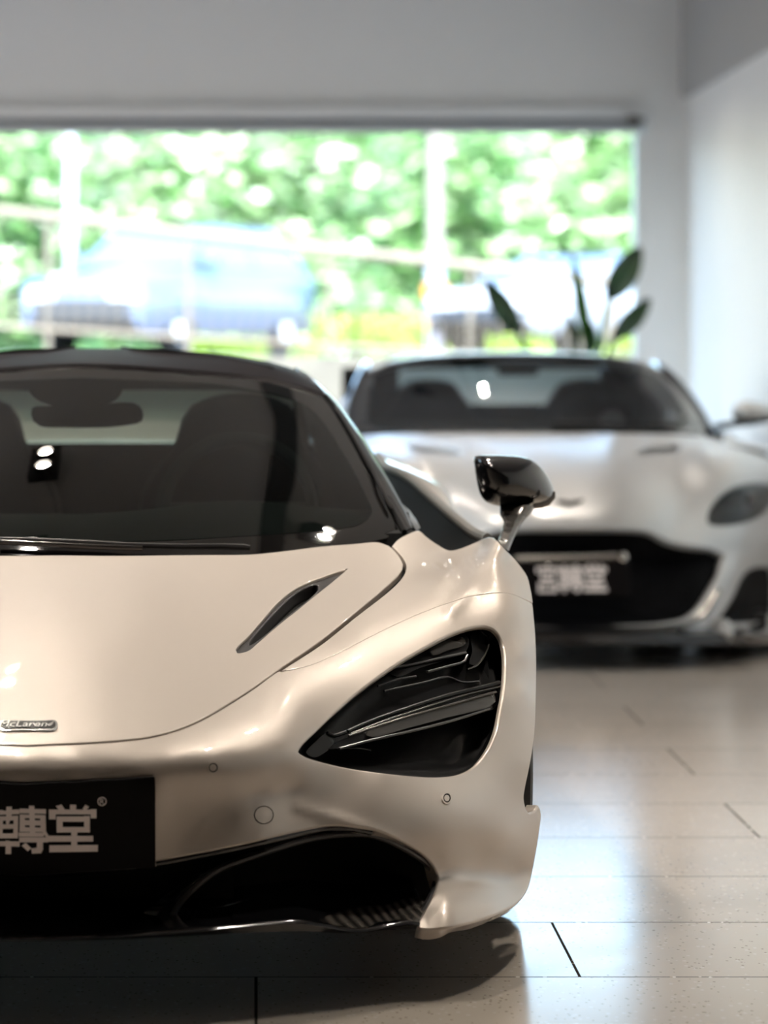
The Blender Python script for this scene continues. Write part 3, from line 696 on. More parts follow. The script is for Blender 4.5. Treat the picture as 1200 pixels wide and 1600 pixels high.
def wheel(x_out, y, r, w, sgn):
    """tyre with rounded shoulders and a spoked rim; x_out is the outer face"""
    xi = x_out-sgn*w; prof = []
    for t, k in ((0, .70), (-.006, .74), (.004, .82), (.003, .90), (.02, .95), (.05, .982), (.085, 1.0), (w/2, 1.004), (w-.07, 1.0), (w-.035, .985), (w-.012, .955), (w, .88), (w-.01, .72)):
        prof.append((k*r, -sgn*t))
    tyre = MB().lathe(prof, (x_out, y, r), 'x', 64).build('tyre', M['rubber'], sports)
    rim = MB().lathe([(.70*r, 0), (.69*r, -sgn*.01), (.66*r, -sgn*.03), (.64*r, -sgn*.12), (.66*r, -sgn*w)], (x_out, y, r), 'x', 48)
    for k in range(10):
        a = 2*math.pi*k/10
        rim.tube([(x_out-sgn*.06, y, r), (x_out-sgn*.05, y+.35*r*math.cos(a), r+.35*r*math.sin(a)), (x_out-sgn*.02, y+.67*r*math.cos(a+.08), r+.67*r*math.sin(a+.08))], [.03, .018, .014], 8)
    rim.lathe([(0, -sgn*.03), (.07, -sgn*.035), (.08, -sgn*.07)], (x_out, y, r), 'x', 24)
    rim.build('wheel_rim', M['alloy'], sports)
for y in WY:
    for s in (1, -1): wheel(SX+s*(.946 if y < 8 else .955), y, WR, .245 if y < 8 else .3, s)
# --- mirrors on their swept arms
def mirror_part():
    o = spline([(741,713.5),(748,711.3),(758,711),(790,711.7),(815,714),(832,719.5),(846,731),(856,745),(862,757),(865.5,770),(865,779),(858,785),(845,788),(820,790.5),(795,792),(775,790),(758,783),(750,771),(745,751),(742,731)], 7, True)
    c = np.array([805., 752.]); rows = []
    for k, d in ((.02,-.078),(.3,-.074),(.55,-.064),(.75,-.047),(.88,-.028),(.96,-.010),(1.0,.012),(1.0,.04),(.985,.065),(.93,.075),(.88,.066),(.5,.064),(.02,.064)):
        q = c+(o-c)*k; tilt = (q[:, 0]-c[0])*.00075
        rows.append([P(a, b, 7.46+d+t) for (a, b), t in zip(q, tilt)])
    m = MB().grid(rows, True); n = len(o); kk = len(m.v); m.f.append(tuple(range(n))); m.f.append(tuple(range(kk-n, kk)))
    pa = pairbuild(m, SX, 'mirror', M['gloss_black'], sports, auto=60)
    L = [(781,791),(782,806),(787,815),(785,824),(781,837),(776,851)]; Rr = [(838,788.5),(832,799),(822,810),(815,819),(804,840),(795,861)]
    a = spline(L, 5); b = spline(Rr, 5); k = 22; a = a[np.linspace(0, len(a)-1, k).astype(int)]; b = b[np.linspace(0, len(b)-1, k).astype(int)]
    rows = []
    for i in range(k):
        y = 7.45-.10*i/(k-1); p, q = a[i], b[i]; row = []
        for t in np.linspace(0, 2*math.pi, 14, endpoint=False):
            s = .5-.5*math.cos(t); d = (-.028 if math.sin(t) > 0 else .028)*abs(math.sin(t)); d += -.012*max(0, math.sin(t))*(1 if s > .55 else 0)
            row.append(P(p[0]*(1-s)+q[0]*s, p[1]*(1-s)+q[1]*s, y+d))
        rows.append(row)
    m = MB().grid(rows, True); k2 = len(m.v); m.f.append(tuple(range(14))); m.f.append(tuple(range(k2-14, k2)))
    x = m.build('mirror_arm', M['arm'], pa[0], auto=60); y = m.mirrored(SX).build('mirror_arm', M['arm'], pa[1], auto=60)
    m = MB().tube([P(u, v, 7.44) for u, v in ((833,791),(845,789.5),(856,785.5),(865,776),(866,768))], [.006,.007,.007,.005,.003], 8)
    m.build('mirror_rim', M['arm'], pa[0]); m.mirrored(SX).build('mirror_rim', M['arm'], pa[1])
mirror_part()
# --- wipers
m = MB().tube([tuple(wsf.pts([(u, v)], .014)[0]) for u, v in ((388,865),(378,863.5),(345,862),(280,862.5),(200,860.5),(120,856),(60,853),(0,851))], [.006,.007,.006,.006,.006,.006,.005,.005], 8); m.build('wiper_arm', M['satin_black'], sports)
m = MB().tube([tuple(wsf.pts([(u, v)], .018)[0]) for u, v in ((222,868),(150,865.5),(80,862),(20,859),(-60,855))], .0055, 8); m.build('wiper_blade', M['dark_chrome'], sports)
# --- cabin
m = MB(); rows = []
for u in np.linspace(-.74, .74, 17):
    rows.append([(SX+u, 7.02+.35*abs(u/.74)**2, .70), (SX+u, 7.2+.28*abs(u)**2, .765), (SX+u, 7.45+.2*u*u, .80+.03*math.exp(-((u-.36)/.2)**2)), (SX+u, 7.7, .79), (SX+u, 7.78, .60)])
m.grid(rows); m.build('dashboard', M['fabric'], sports)
m = MB(); m.tube([(SX+.36+.175*math.cos(a), 7.84+.06*math.sin(a), .79+.165*math.sin(a)) for a in np.linspace(0, 2*math.pi, 37)], .017, 10, False); m.tube([(SX+.2, 7.845, .79), (SX+.52, 7.845, .79)], .02, 8); m.tube([(SX+.36, 7.84, .78), (SX+.36, 7.78, .63)], .022, 8)
m.build('steering_wheel', M['fabric'], sports)
for sx in (.36, -.36):
    poly = [(-.25,.25),(-.27,.55),(-.25,.80),(-.20,.88),(-.165,.93),(-.15,.985),(-.125,1.02),(-.06,1.045),(0,1.05),(.06,1.045),(.125,1.02),(.15,.985),(.165,.93),(.20,.88),(.25,.80),(.27,.55),(.25,.25)]
    pl = spline([(a*1000, b*1000) for a, b in poly], 30, True)/1000
    rows = []
    for k, d in ((.90,-.06),(.97,-.05),(1.0,-.02),(1.0,.05),(.9,.08)):
        rows.append([(SX+sx+x*k, 8.55+d+(z-.25)*.22, .6+(z-.6)*k) for x, z in pl])
    m = MB().grid(rows, True); n = len(pl); kk = len(m.v); m.f.append(tuple(range(n))); m.f.append(tuple(range(kk-n, kk)))
    seat = m.build('seat', M['fabric'], sports, auto=50)
    MB().box(SX+sx-.24, SX+sx+.24, 8.0, 8.56, .20, .38, .06).build('seat_cushion', M['fabric'], seat)
m = MB()
for x0, x1, z0, z1 in ((-.62,.62,.15,.912),(-.5,.5,1.055,1.10),(-.545,-.50,.9,1.06),(.50,.545,.9,1.06)): m.box(SX+x0, SX+x1, 9.05, 9.09, z0, z1)
m.build('cabin_bulkhead', M['fabric'], sports)
m = MB(); m.grid([[(SX-.5, 9.12, 1.05), (SX, 9.12, 1.06), (SX+.5, 9.12, 1.05)], [(SX-.5, 9.6, .90), (SX, 9.6, .91), (SX+.5, 9.6, .90)]]); m.build('rear_window', M['rear_tint'], sports)
MB().box(SX-.7, SX+.7, 7.1, 9.05, .15, .19).build('cabin_floor', M['fabric'], sports)
m = MB(); o = spline([(45,590),(44,604),(52,620),(75,632),(117,637),(155,634),(182,624),(191,610),(191,590)], 8)
m.add([P(a, b, 7.86) for a, b in o]+[P(a, b, 7.98) for a, b in o], [tuple(range(len(o)))]+[(i, i+1, len(o)+i+1, len(o)+i) for i in range(len(o)-1)]); m.build('sensor_pod', M['fabric'], sports)
m = MB(); o = spline([(50,638),(52,658),(62,666),(100,668),(160,668),(200,664),(222,658),(222,640),(210,630),(150,632),(80,634)], 10, True)
m.add([P(a, b, 7.98) for a, b in o]+[P(a, b, 8.03) for a, b in o], [tuple(range(len(o)))]+[(i, (i+1) % len(o), len(o)+(i+1) % len(o), len(o)+i) for i in range(len(o))]); m.build('rear_view_mirror', M['fabric'], sports)
# ================================================================== silver grand tourer behind
GX = 1.16
coupe = thing('grand_touring_coupe', 'silver grand touring coupe with a huge black grille, parked behind by the white wall', 'car', (GX, 14.6, 0))
gb = [(894,822,12.46),(892,800,12.51),(889,780,12.62),(873,735,13.0),(857,700,13.5),(843,676,13.95),(894,828,12.45),
 (970,824,12.48),(965,795,12.55),(950,735,13.0),(935,700,13.5),(910,676,13.97),
 (1021,832,12.54),(1030,800,12.66),(1030,750,13.02),(1030,715,13.38),(1020,690,13.75),(1000,678,14.0),
 (1068,700,13.62),(1078,680,14.05),(1108,682,14.25),
 (1040,848,12.56),(1055,800,12.80),(1060,750,13.10),(1078,715,13.38),(1104,700,13.55),
 (1084,856,12.62),(1118,864,12.74),(1132,835,12.82),(1108,800,12.90),(1116,765,13.02),(1130,730,13.20),(1150,712,13.42),(1140,697,13.80),(1172,706,13.75),(1198,716,13.75),
 (1150,790,13.05),(1190,790,13.28),(1214,780,13.6),(1216,840,13.56),(1214,900,13.5),(1210,735,13.72),
 (1190,850,13.12),(1160,860,12.90),
 (1132,884,12.72),(1148,895,12.72),(1180,872,13.02),(1118,930,12.58),(1096,956,12.50),(1122,980,12.56),(1146,938,12.66),(1172,890,12.95),(1204,985,13.2),(1160,985,12.70),(894,985,12.40),(894,900,12.44),(1039,982,12.44),(1000,900,12.48)]
GF = Field(gb, GX, 35.0)
g_open = [(894,827,1),(940,827),(985,828),(1010,830.5),(1021,834),(1042,845),(1082,854),(1112,859),(1126,866),(1131,876),(1128,892),(1115,923),(1094,953),(1076,966),(1040,974),(949,978),(894,979,1)]
ghead = [(1104,812),(1107,797),(1122,776),(1145,761),(1165,755),(1185,753),(1203,756),(1210,766),(1208,785),(1196,802),(1176,814),(1150,821),(1125,823),(1109,820)]
gvent = [(990,710),(998,702),(1010,698),(1035,696),(1063,695),(1065,701),(1058,705),(1030,708)]
gside = [(1118,975),(1130,955),(1143,935),(1160,900),(1170,889),(1184,884),(1200,884),(1208,890),(1209,960),(1200,970),(1160,976)]
hoodl = [(843,677,1),(880,677),(950,677),(1040,678),(1085,680),(1112,683),(1143,697),(1172,706),(1200,717),(1208,735),(1213,780),(1216,835),(1214,850),(1190,855),(1160,862),(1134,868,1)]+[p[:2] for p in g_open[:8][::-1]]
hoodl[16:] = [(1122,860),(1112,856),(1082,851),(1042,842),(1021,831),(1010,827.5),(985,825),(940,824),(894,824,1)]
panel('hood', hoodl, GF, coupe, M['silver'], [ghead, gvent], 9, 'weld', fillet=.006, depth=.02, hole_depth=.03)
bumper = [(894,824.5,1),(940,824.5),(985,825.5),(1010,828),(1021,831.5),(1042,842.5),(1082,851.5),(1112,856.5),(1122,860.5),(1134,868.5),(1160,862.5),(1190,855.5),(1214,850.5,1),(1214,900),(1208,985,1),(1160,988),(1128,990),(1060,991),(949,992),(894,992,1)]
# the opening is cut by running the outline of the nose round it
nose = bumper[:-1]+[(894,980.5,1)]
nose = [(894,824.5,1)]+bumper[1:15]+[(1160,988),(1128,990),(1060,991),(949,992),(894,992.5,1)]
def nose_panel():
    outer = bumper[1:16]
    o = [(894,985,1),(949,984.5),(1060,984),(1128,986),(1160,986),(1206,984,1),(1213,900),(1214,850.5,1),(1190,855.5),(1160,862.5),(1136,868.5),(1131.5,876),(1128.5,892),(1115.5,923),(1094.5,953.5),(1076.5,966.5),(1040,975),(949,979.5),(894,980.5,1)]
    panel('front_bumper', o, GF, coupe, M['silver'], [gside], 8, 'weld', fillet=.008, depth=.03, hole_depth=.05)
nose_panel()
m = MB(); g = spline(g_open, 9); rows = []
for k, d in ((1.03, .004), (1.0, .03), (.97, .06), (.93, .07)):
    c = np.array([894, 900.]); q = c+(g-c)*k; rows.append([P(a, b, y+d) for (a, b), y in zip(q, GF.Y(q))])
for r in rows:
    for e in (0, -1): r[e] = (GX, r[e][1], r[e][2])
rows.append([(GX, 12.56, .35)]*len(g)); mm = MB().grid(rows); mm.mirror(GX); mm.build('grille', M['honeycomb'], coupe, auto=50)
def gtube(line, r, name, mat, off=0.0, both=True):
    q = spline(line, 8); m = MB().tube([tuple(p) for p in GF.pts(q, off)], r, 8); a = m.build(name, mat, coupe)
    if both: m.mirrored(GX).build(name, mat, coupe)
gtube([(894,985.5),(949,985),(1040,981),(1078,973),(1098,957),(1119,925)], .009, 'grille_lip', M['arm'], .016)
m = MB(); o = spline(gside, 8, True); c = o.mean(0); rows = []
for k, d in ((1.02, .01), (.98, .05), (.9, .10), (.02, .12)):
    q = c+(o-c)*k; rows.append([P(a, b, y+d) for (a, b), y in zip(q, GF.Y(q))])
m.grid(rows, True); pairbuild(m, GX, 'side_intake', M['void'], coupe)
m = MB(); o = spline(gvent, 6, True); c = o.mean(0); rows = []
for k, d in ((1.04, .002), (.95, .03), (.02, .04)):
    q = c+(o-c)*k; rows.append([tuple(p) for p in GF.pts(q, -d)])
m.grid(rows, True); pairbuild(m, GX, 'hood_vent', M['void'], coupe)
# headlights: dark bowl, lamp, clear cover
m = MB(); o = spline(ghead, 8, True); c = o.mean(0); rows = []
for k, d in ((1.02, .006), (.97, .03), (.85, .06), (.4, .08), (.02, .08)):
    q = c+(o-c)*k; rows.append([P(a, b, y+d) for (a, b), y in zip(q, GF.Y(q))])
m.grid(rows, True); hp = pairbuild(m, GX, 'headlight', M['lens_dark'], coupe)
m = MB(); rows = []
for k, d in ((1.0, .004), (.9, -.004), (.6, -.010), (.02, -.012)):
    q = c+(o-c)*k; rows.append([P(a, b, y+d) for (a, b), y in zip(q, GF.Y(q))])
m.grid(rows, True); m.build('headlight_cover', M['screen_clear'], hp[0]); m.mirrored(GX).build('headlight_cover', M['screen_clear'], hp[1])
for uu, vv in ((1140,790),(1168,782)):
    m = MB(); p = GF.at(uu, vv); m.lathe([(.0, .03), (.03, .03), (.036, .05), (.04, .09)], p, 'y', 20)
    m.build('lamp', M['dark_chrome'], hp[0]); m.mirrored(GX).build('lamp', M['dark_chrome'], hp[1])
# winged badge
m = MB(); o = [(868,784),(880,783),(889,786),(900,783),(912,782),(906,787),(895,790),(889,791.5),(883,790),(873,788)]
q = np.array(o, float); a = GF.pts(q, .006); b = GF.pts(q, -.004); n = len(o)
m.add([tuple(p) for p in a]+[tuple(p) for p in b], [tuple(range(n))]+[(i, (i+1) % n, n+(i+1) % n, n+i) for i in range(n)]); m.build('badge', M['dark_chrome'], coupe)
# plate with its three characters, bracket bar above
py = 12.40
m = MB(); x0, x1 = P(802,0,py)[0], P(983,0,py)[0]; zt, zb = P(0,873,py)[2], P(0,931,py)[2]
m.box(x0, x1, py-.02, py, zb, zt, .004); gp = m.build('number_plate', M['plate'], coupe)
for st in (PAL, TURN, HALL):
    m = MB()
    for i, s in enumerate(st):
        n = len(s); f = lambda x, y: P(837+(x+302)*111/910, 881+(y-290)*44/305, py)
        a = [f(x, y) for x, y in s]
        m.add([(p[0], py-.0225-i*.00004, p[2]) for p in a]+[(p[0], py-.018, p[2]) for p in a], [tuple(range(n))]+[(k, (k+1) % n, n+(k+1) % n, n+k) for k in range(n)])
    m.build('plate_character', M['lettering'], gp, smooth=False)
m = MB(); m.tube([P(805, 873.5, py-.02), P(890, 872, py-.02), P(979, 869, py-.02)], .012, 8); m.build('plate_bracket', M['arm'], gp)
MB().lathe([(0, -.02), (.016, -.016), (.018, 0)], P(973, 869, py-.02), 'y', 16).build('bracket_bolt', M['chrome'], gp)
# splitter and floor of the car
m = MB(); rows = []
for u, y in ((894,12.28),(960,12.29),(1040,12.33),(1110,12.42),(1160,12.58),(1205,12.9),(1216,13.3)):
    x = GX if u == 894 else P(u, 0, y)[0]; zt = P(0, 988, y)[2]; zb = P(0, 1009, y)[2]
    rows.append([(x, y+.35, zt+.06), (x, y+.05, zt), (x, y, zt-.006), (x, y, zb+.006), (x, y+.02, zb), (x, y+.5, zb)])
m.grid(rows); m.mirror(GX); m.build('splitter', M['gloss_black'], coupe, auto=50)
m = MB(); m.tube([P(1128,975,12.55), P(1131,988,12.52), P(1133,997,12.50)], [.03,.035,.03], 10); pairbuild(m, GX, 'bumper_strut', M['silver'], coupe)
MB().box(GX-.80, GX+.80, 13.0, 16.6, .10, .16).build('underbody', M['satin_black'], coupe)
# --- glasshouse
gws = Field([(839,674,14.0),(873-10,673,14.0),(950,673,14.05),(1030,673,14.13),(1078,673.5,14.25),(1112,678,14.4),(823,620,14.55),(811,556,15.05),(820,590,14.8),
 (900,555,15.08),(950,558,15.12),(1000,566,15.2),(1034,578,15.22),(1060,602,14.98),(1088,637,14.68),(960,620,14.65),(1040,630,14.62),(1000,600,14.85)], GX, 2.0)
go = [(839,676,1),(950,675.5),(1030,676),(1078,676),(1108,678.5,1),(1088,641),(1060,604),(1036,580,1),(1000,565.5),(950,558),(900,554.5),(811,553,1)]
gi = [(839,670,1),(950,669.5),(1030,670),(1068,669),(1080,662),(1074,648),(1050,612),(1030,588),(1018,578),(996,571),(950,564),(900,560.5),(811,559,1)]
panel('windshield', gi, gws, coupe, M['screen_clear'], [], 10, 'weld', fillet=.0002, depth=.003)
def gband():
    o = spline(go, 6); i = spline(gi, 6)
    def rs(q, n=80):
        c = np.concatenate([[0], np.cumsum(np.linalg.norm(np.diff(q, axis=0), axis=1))]); t = np.linspace(0, c[-1], n); return np.stack([np.interp(t, c, q[:, 0]), np.interp(t, c, q[:, 1])], 1)
    a, b = rs(o), rs(i); rows = []; N = []
    for t in np.linspace(0, 1, 4):
        q = a*(1-t)+b*t; p = gws.pts(q, -.001); p[0, 0] = p[-1, 0] = GX; rows.append([tuple(x) for x in p]); N.append(gws.nrm(q))
    m = MB().grid(rows); m.mirror(GX); N = np.concatenate(N); N2 = N.copy(); N2[:, 0] *= -1
    mesh('windshield_band', m.v, m.f, M['frit'], coupe, True, None, True)
gband()
re_ = [tuple(gws.pts([(u, v)])[0]) for u, v in ((811,553),(850,553.5),(900,554.5),(950,558),(1000,565.5),(1036,580))]; re_[0] = (GX, re_[0][1], re_[0][2])
fr = [p[0]-GX for p in re_]; ft = np.array(fr)/fr[-1]
rowf = lambda y, zc, w, dr, sg: [(GX+t*w, y, zc-dr*abs(t)**2.2-sg*abs(t)**8) for t in ft]
rows = [[(p[0], p[1], p[2]-.03) for p in re_], re_, [(p[0], p[1]+.03, p[2]+.006) for p in re_], rowf(15.45, 1.157, .63, .03, .05), rowf(15.8, 1.155, .62, .03, .05), rowf(16.2, 1.12, .60, .03, .05), rowf(16.5, 1.06, .57, .03, .05)]
q = [spline3([r[j] for r in rows], 4) for j in range(len(ft))]; rows = [[q[j][i] for j in range(len(ft))] for i in range(len(q[0]))]
m = MB().grid(rows); m.mirror(GX); m.build('roof', M['silver'], coupe, auto=60)
pl = spline3([P(1112,680,14.42), P(1088,638,14.72), P(1060,601,15.02), P(1036,578,15.25), P(1022,571,15.5)], 6)
m = MB().tube(pl, [.022]*len(pl), 10); pairbuild(m, GX, 'windshield_pillar', M['pillar'], coupe)
# sides
sh = spline3([(GX+.80, 14.2, .815), (GX+.88, 14.5, .80), (GX+.88, 15.2, .80), (GX+.90, 16.2, .82), (GX+.80, 17.0, .80)], 8)
T = spline3([P(1112,680,14.42), P(1088,638,14.72), P(1060,601,15.02), P(1036,578,15.25)]+[(GX+.62, 15.8, 1.08), (GX+.58, 16.3, 1.0), (GX+.6, 16.8, .86)], 6)
S = [tuple(x) for x in np.stack([np.interp(np.linspace(0, 1, len(T)), np.linspace(0, 1, len(sh)), np.array(sh)[:, k]) for k in range(3)], 1)]
m = MB().grid([[t, (s[0]-.06, s[1], s[2]+.01), s] for t, s in zip(T, S)]); pairbuild(m, GX, 'side_window', M['side_glass'], coupe)
GWY = (13.95, 16.6)
def ab(y):
    z = .16
    for w in GWY:
        d = abs(y-w)
        if d < .39: z = max(z, .35+math.sqrt(.39**2-d*d))
    return z
ss = np.array(sh); rows = []
for y in list(np.linspace(13.82, 17.1, 46)):
    sx = float(np.interp(y, ss[:, 1], ss[:, 0]))-GX; sz = float(np.interp(y, ss[:, 1], ss[:, 2]))
    if y < 14.2: sx = .74+.06*(y-13.82)/.38; sz = .78+.035*(y-13.82)/.38
    zb = min(ab(y), sz-.05); bl = .955-(.12*(y-16.6)**2 if y > 16.6 else 0)
    rows.append([(GX+sx+(bl-sx)*(1-(1-t)**2.4), y, sz+(zb-sz)*t) for t in np.linspace(0, 1, 12)])
m = MB().grid(rows); pairbuild(m, GX, 'body_side', M['silver'], coupe)
m = MB(); rows = []
for y in np.linspace(16.4, 17.1, 6): rows.append([(GX+x, y, .83-.05*(y-16.4)-.05*abs(x/.8)**3) for x in np.linspace(-.82, .82, 13)])
rows.append([(GX+x, 17.15, .5) for x in np.linspace(-.85, .85, 13)]); rows.append([(GX+x, 17.05, .2) for x in np.linspace(-.85, .85, 13)])
MB().grid(rows).build('rear_deck', M['silver'], coupe, auto=50)
def gwheel(x_out, y, r, w, sgn):
    MB().lathe([(.7*r, 0), (.82*r, sgn*.004), (.95*r, -sgn*.012), (r, -sgn*.05), (r, -sgn*(w-.05)), (.95*r, -sgn*(w-.012)), (.7*r, -sgn*w)], (x_out, y, r), 'x', 48).build('tyre', M['rubber'], coupe)
    rim = MB().lathe([(.7*r, 0), (.66*r, -sgn*.03), (.64*r, -sgn*.1), (.66*r, -sgn*w)], (x_out, y, r), 'x', 40)
    for k in range(10):
        a = 2*math.pi*k/10; rim.tube([(x_out-sgn*.05, y, r), (x_out-sgn*.02, y+.67*r*math.cos(a), r+.67*r*math.sin(a))], [.028, .014], 8)
    rim.build('wheel_rim', M['alloy'], coupe)
for y in GWY:
    for s in (1, -1): gwheel(GX+s*(.90 if y < 15 else .93), y, .34, .26, s)
    m = MB(); rows = []
    for a in np.linspace(0, math.pi, 20): rows.append([(GX+.60, y+.38*math.cos(a), .33+.38*math.sin(a)), (GX+.82, y+.38*math.cos(a), .33+.38*math.sin(a))])
    m.grid(rows); k = len(m.v); m.f.append(tuple(range(0, k, 2))); pairbuild(m, GX, 'arch_liner', M['void'], coupe)
# mirrors
o = spline([(1144,645),(1146,635),(1154,628),(1170,627),(1190,630),(1206,636),(1212,646),(1208,656),(1195,660),(1170,662),(1150,660)], 6, True); c = o.mean(0); rows = []
for k, d in ((.02,-.08),(.5,-.07),(.8,-.045),(.95,-.015),(1.0,.02),(.97,.07),(.02,.08)):
    q = c+(o-c)*k; rows.append([P(a, b, 14.75+d) for a, b in q])
m = MB().grid(rows, True); mp = pairbuild(m, GX, 'mirror', M['silver'], coupe)
m = MB().tube([P(1180,659,14.75), P(1150,662,14.75), P(1118,668,14.72)], [.016,.014,.016], 8); m.build('mirror_arm', M['gloss_black'], mp[0]); m.mirrored(GX).build('mirror_arm', M['gloss_black'], mp[1])
o2 = [(1146,650),(1170,657),(1206,652),(1207,657),(1195,661.5),(1170,663.5),(1150,662)]; n = len(o2)
m = MB(); m.add([P(a, b, 14.69) for a, b in o2]+[P(a, b, 14.8) for a, b in o2], [tuple(range(n)), tuple(range(n, 2*n))]+[(i, (i+1) % n, n+(i+1) % n, n+i) for i in range(n)]); m.build('mirror_base', M['gloss_black'], mp[0]); m.mirrored(GX).build('mirror_base', M['gloss_black'], mp[1])
# cabin
m = MB(); rows = []
for u in np.linspace(-.72, .72, 13): rows.append([(GX+u, 14.1+.3*(u/.72)**2, .80), (GX+u, 14.3+.2*u*u, .85), (GX+u, 14.65, .86), (GX+u, 14.8, .84), (GX+u, 14.85, .6)])
m.grid(rows); m.build('dashboard', M['fabric'], coupe)
for sx in (.36, -.36):
    pl = spline([(-240,250),(-260,560),(-235,830),(-190,900),(-150,960),(-110,1010),(0,1030),(110,1010),(150,960),(190,900),(235,830),(260,560),(240,250)], 40, True)/1000; rows = []
    for k, d in ((.92,-.06),(.98,-.045),(1.0,-.01),(1.0,.06),(.92,.08)): rows.append([(GX+sx+x*k, 15.5+d+(z-.25)*.2, .6+(z-.6)*k) for x, z in pl])
    m = MB().grid(rows, True); n = len(pl); kk = len(m.v); m.f.append(tuple(range(n))); m.f.append(tuple(range(kk-n, kk))); seat = m.build('seat', M['fabric'], coupe, auto=50)
    MB().box(GX+sx-.24, GX+sx+.24, 15.0, 15.52, .22, .42, .06).build('seat_cushion', M['fabric'], seat)
m = MB(); m.tube([(GX+.36+.18*math.cos(a), 14.92+.07*math.sin(a), .82+.165*math.sin(a)) for a in np.linspace(0, 2*math.pi, 33)], .018, 8, False); m.tube([(GX+.2, 14.92, .82), (GX+.52, 14.92, .82)], .02, 8); m.build('steering_wheel', M['fabric'], coupe)
m = MB()
for x0, x1, z0, z1 in ((-.8,.8,.15,.905),(-.75,-.48,.905,1.08),(.48,.75,.905,1.08),(-.48,.48,1.075,1.11)): m.box(GX+x0, GX+x1, 16.15, 16.2, z0, z1)
m.build('rear_bulkhead', M['fabric'], coupe)
m = MB(); m.grid([[(GX-.5, 16.3, 1.08), (GX, 16.3, 1.10), (GX+.5, 16.3, 1.08)], [(GX-.55, 16.75, .88), (GX, 16.75, .9), (GX+.55, 16.75, .88)]]); m.build('rear_window', M['screen_clear'], coupe)
m = MB(); m.box(GX-.09, GX+.09, 15.0, 15.06, 1.05, 1.10, .015); m.build('rear_view_mirror', M['fabric'], coupe)
m = MB(); m.tube([tuple(gws.pts([(u, v)], .015)[0]) for u, v in ((1060,672),(1000,670),(940,669),(860,668))], .008, 8); m.build('wiper', M['satin_black'], coupe)
# ================================================================== showroom
WALL_Y = 19.5; XR = 2.485; XL = -6.5; YB = -4.0; HC = 3.4
def struct(o): o['kind'] = 'structure'; return o
def wallmat(name, col, rough=.6):
    m, nt, b = material(name); tc = nt.nodes.new('ShaderNodeTexCoord'); n = nt.nodes.new('ShaderNodeTexNoise'); n.inputs['Scale'].default_value = 2.2; n.inputs['Detail'].default_value = 5
    r = nt.nodes.new('ShaderNodeValToRGB'); r.color_ramp.elements[0].color = (*[c*.975 for c in col], 1); r.color_ramp.elements[1].color = (*col, 1)
    nt.links.new(tc.outputs['Object'], n.inputs['Vector']); nt.links.new(n.outputs['Fac'], r.inputs['Fac']); nt.links.new(r.outputs['Color'], b.inputs['Base Color'])
    b.inputs['Roughness'].default_value = rough; b.inputs['Specular IOR Level'].default_value = .3
    return m
M['wall'] = wallmat('white_wall_paint', (.82, .835, .85)); M['wall_grey'] = wallmat('bulkhead_grey', (.42, .42, .42)); M['ceiling'] = wallmat('ceiling_paint', (.40, .39, .385))
M['wall_back'] = wallmat('bounce_cut_wall', (.07, .062, .055))  # dark tone added on unseen near walls to cut bounce onto the car
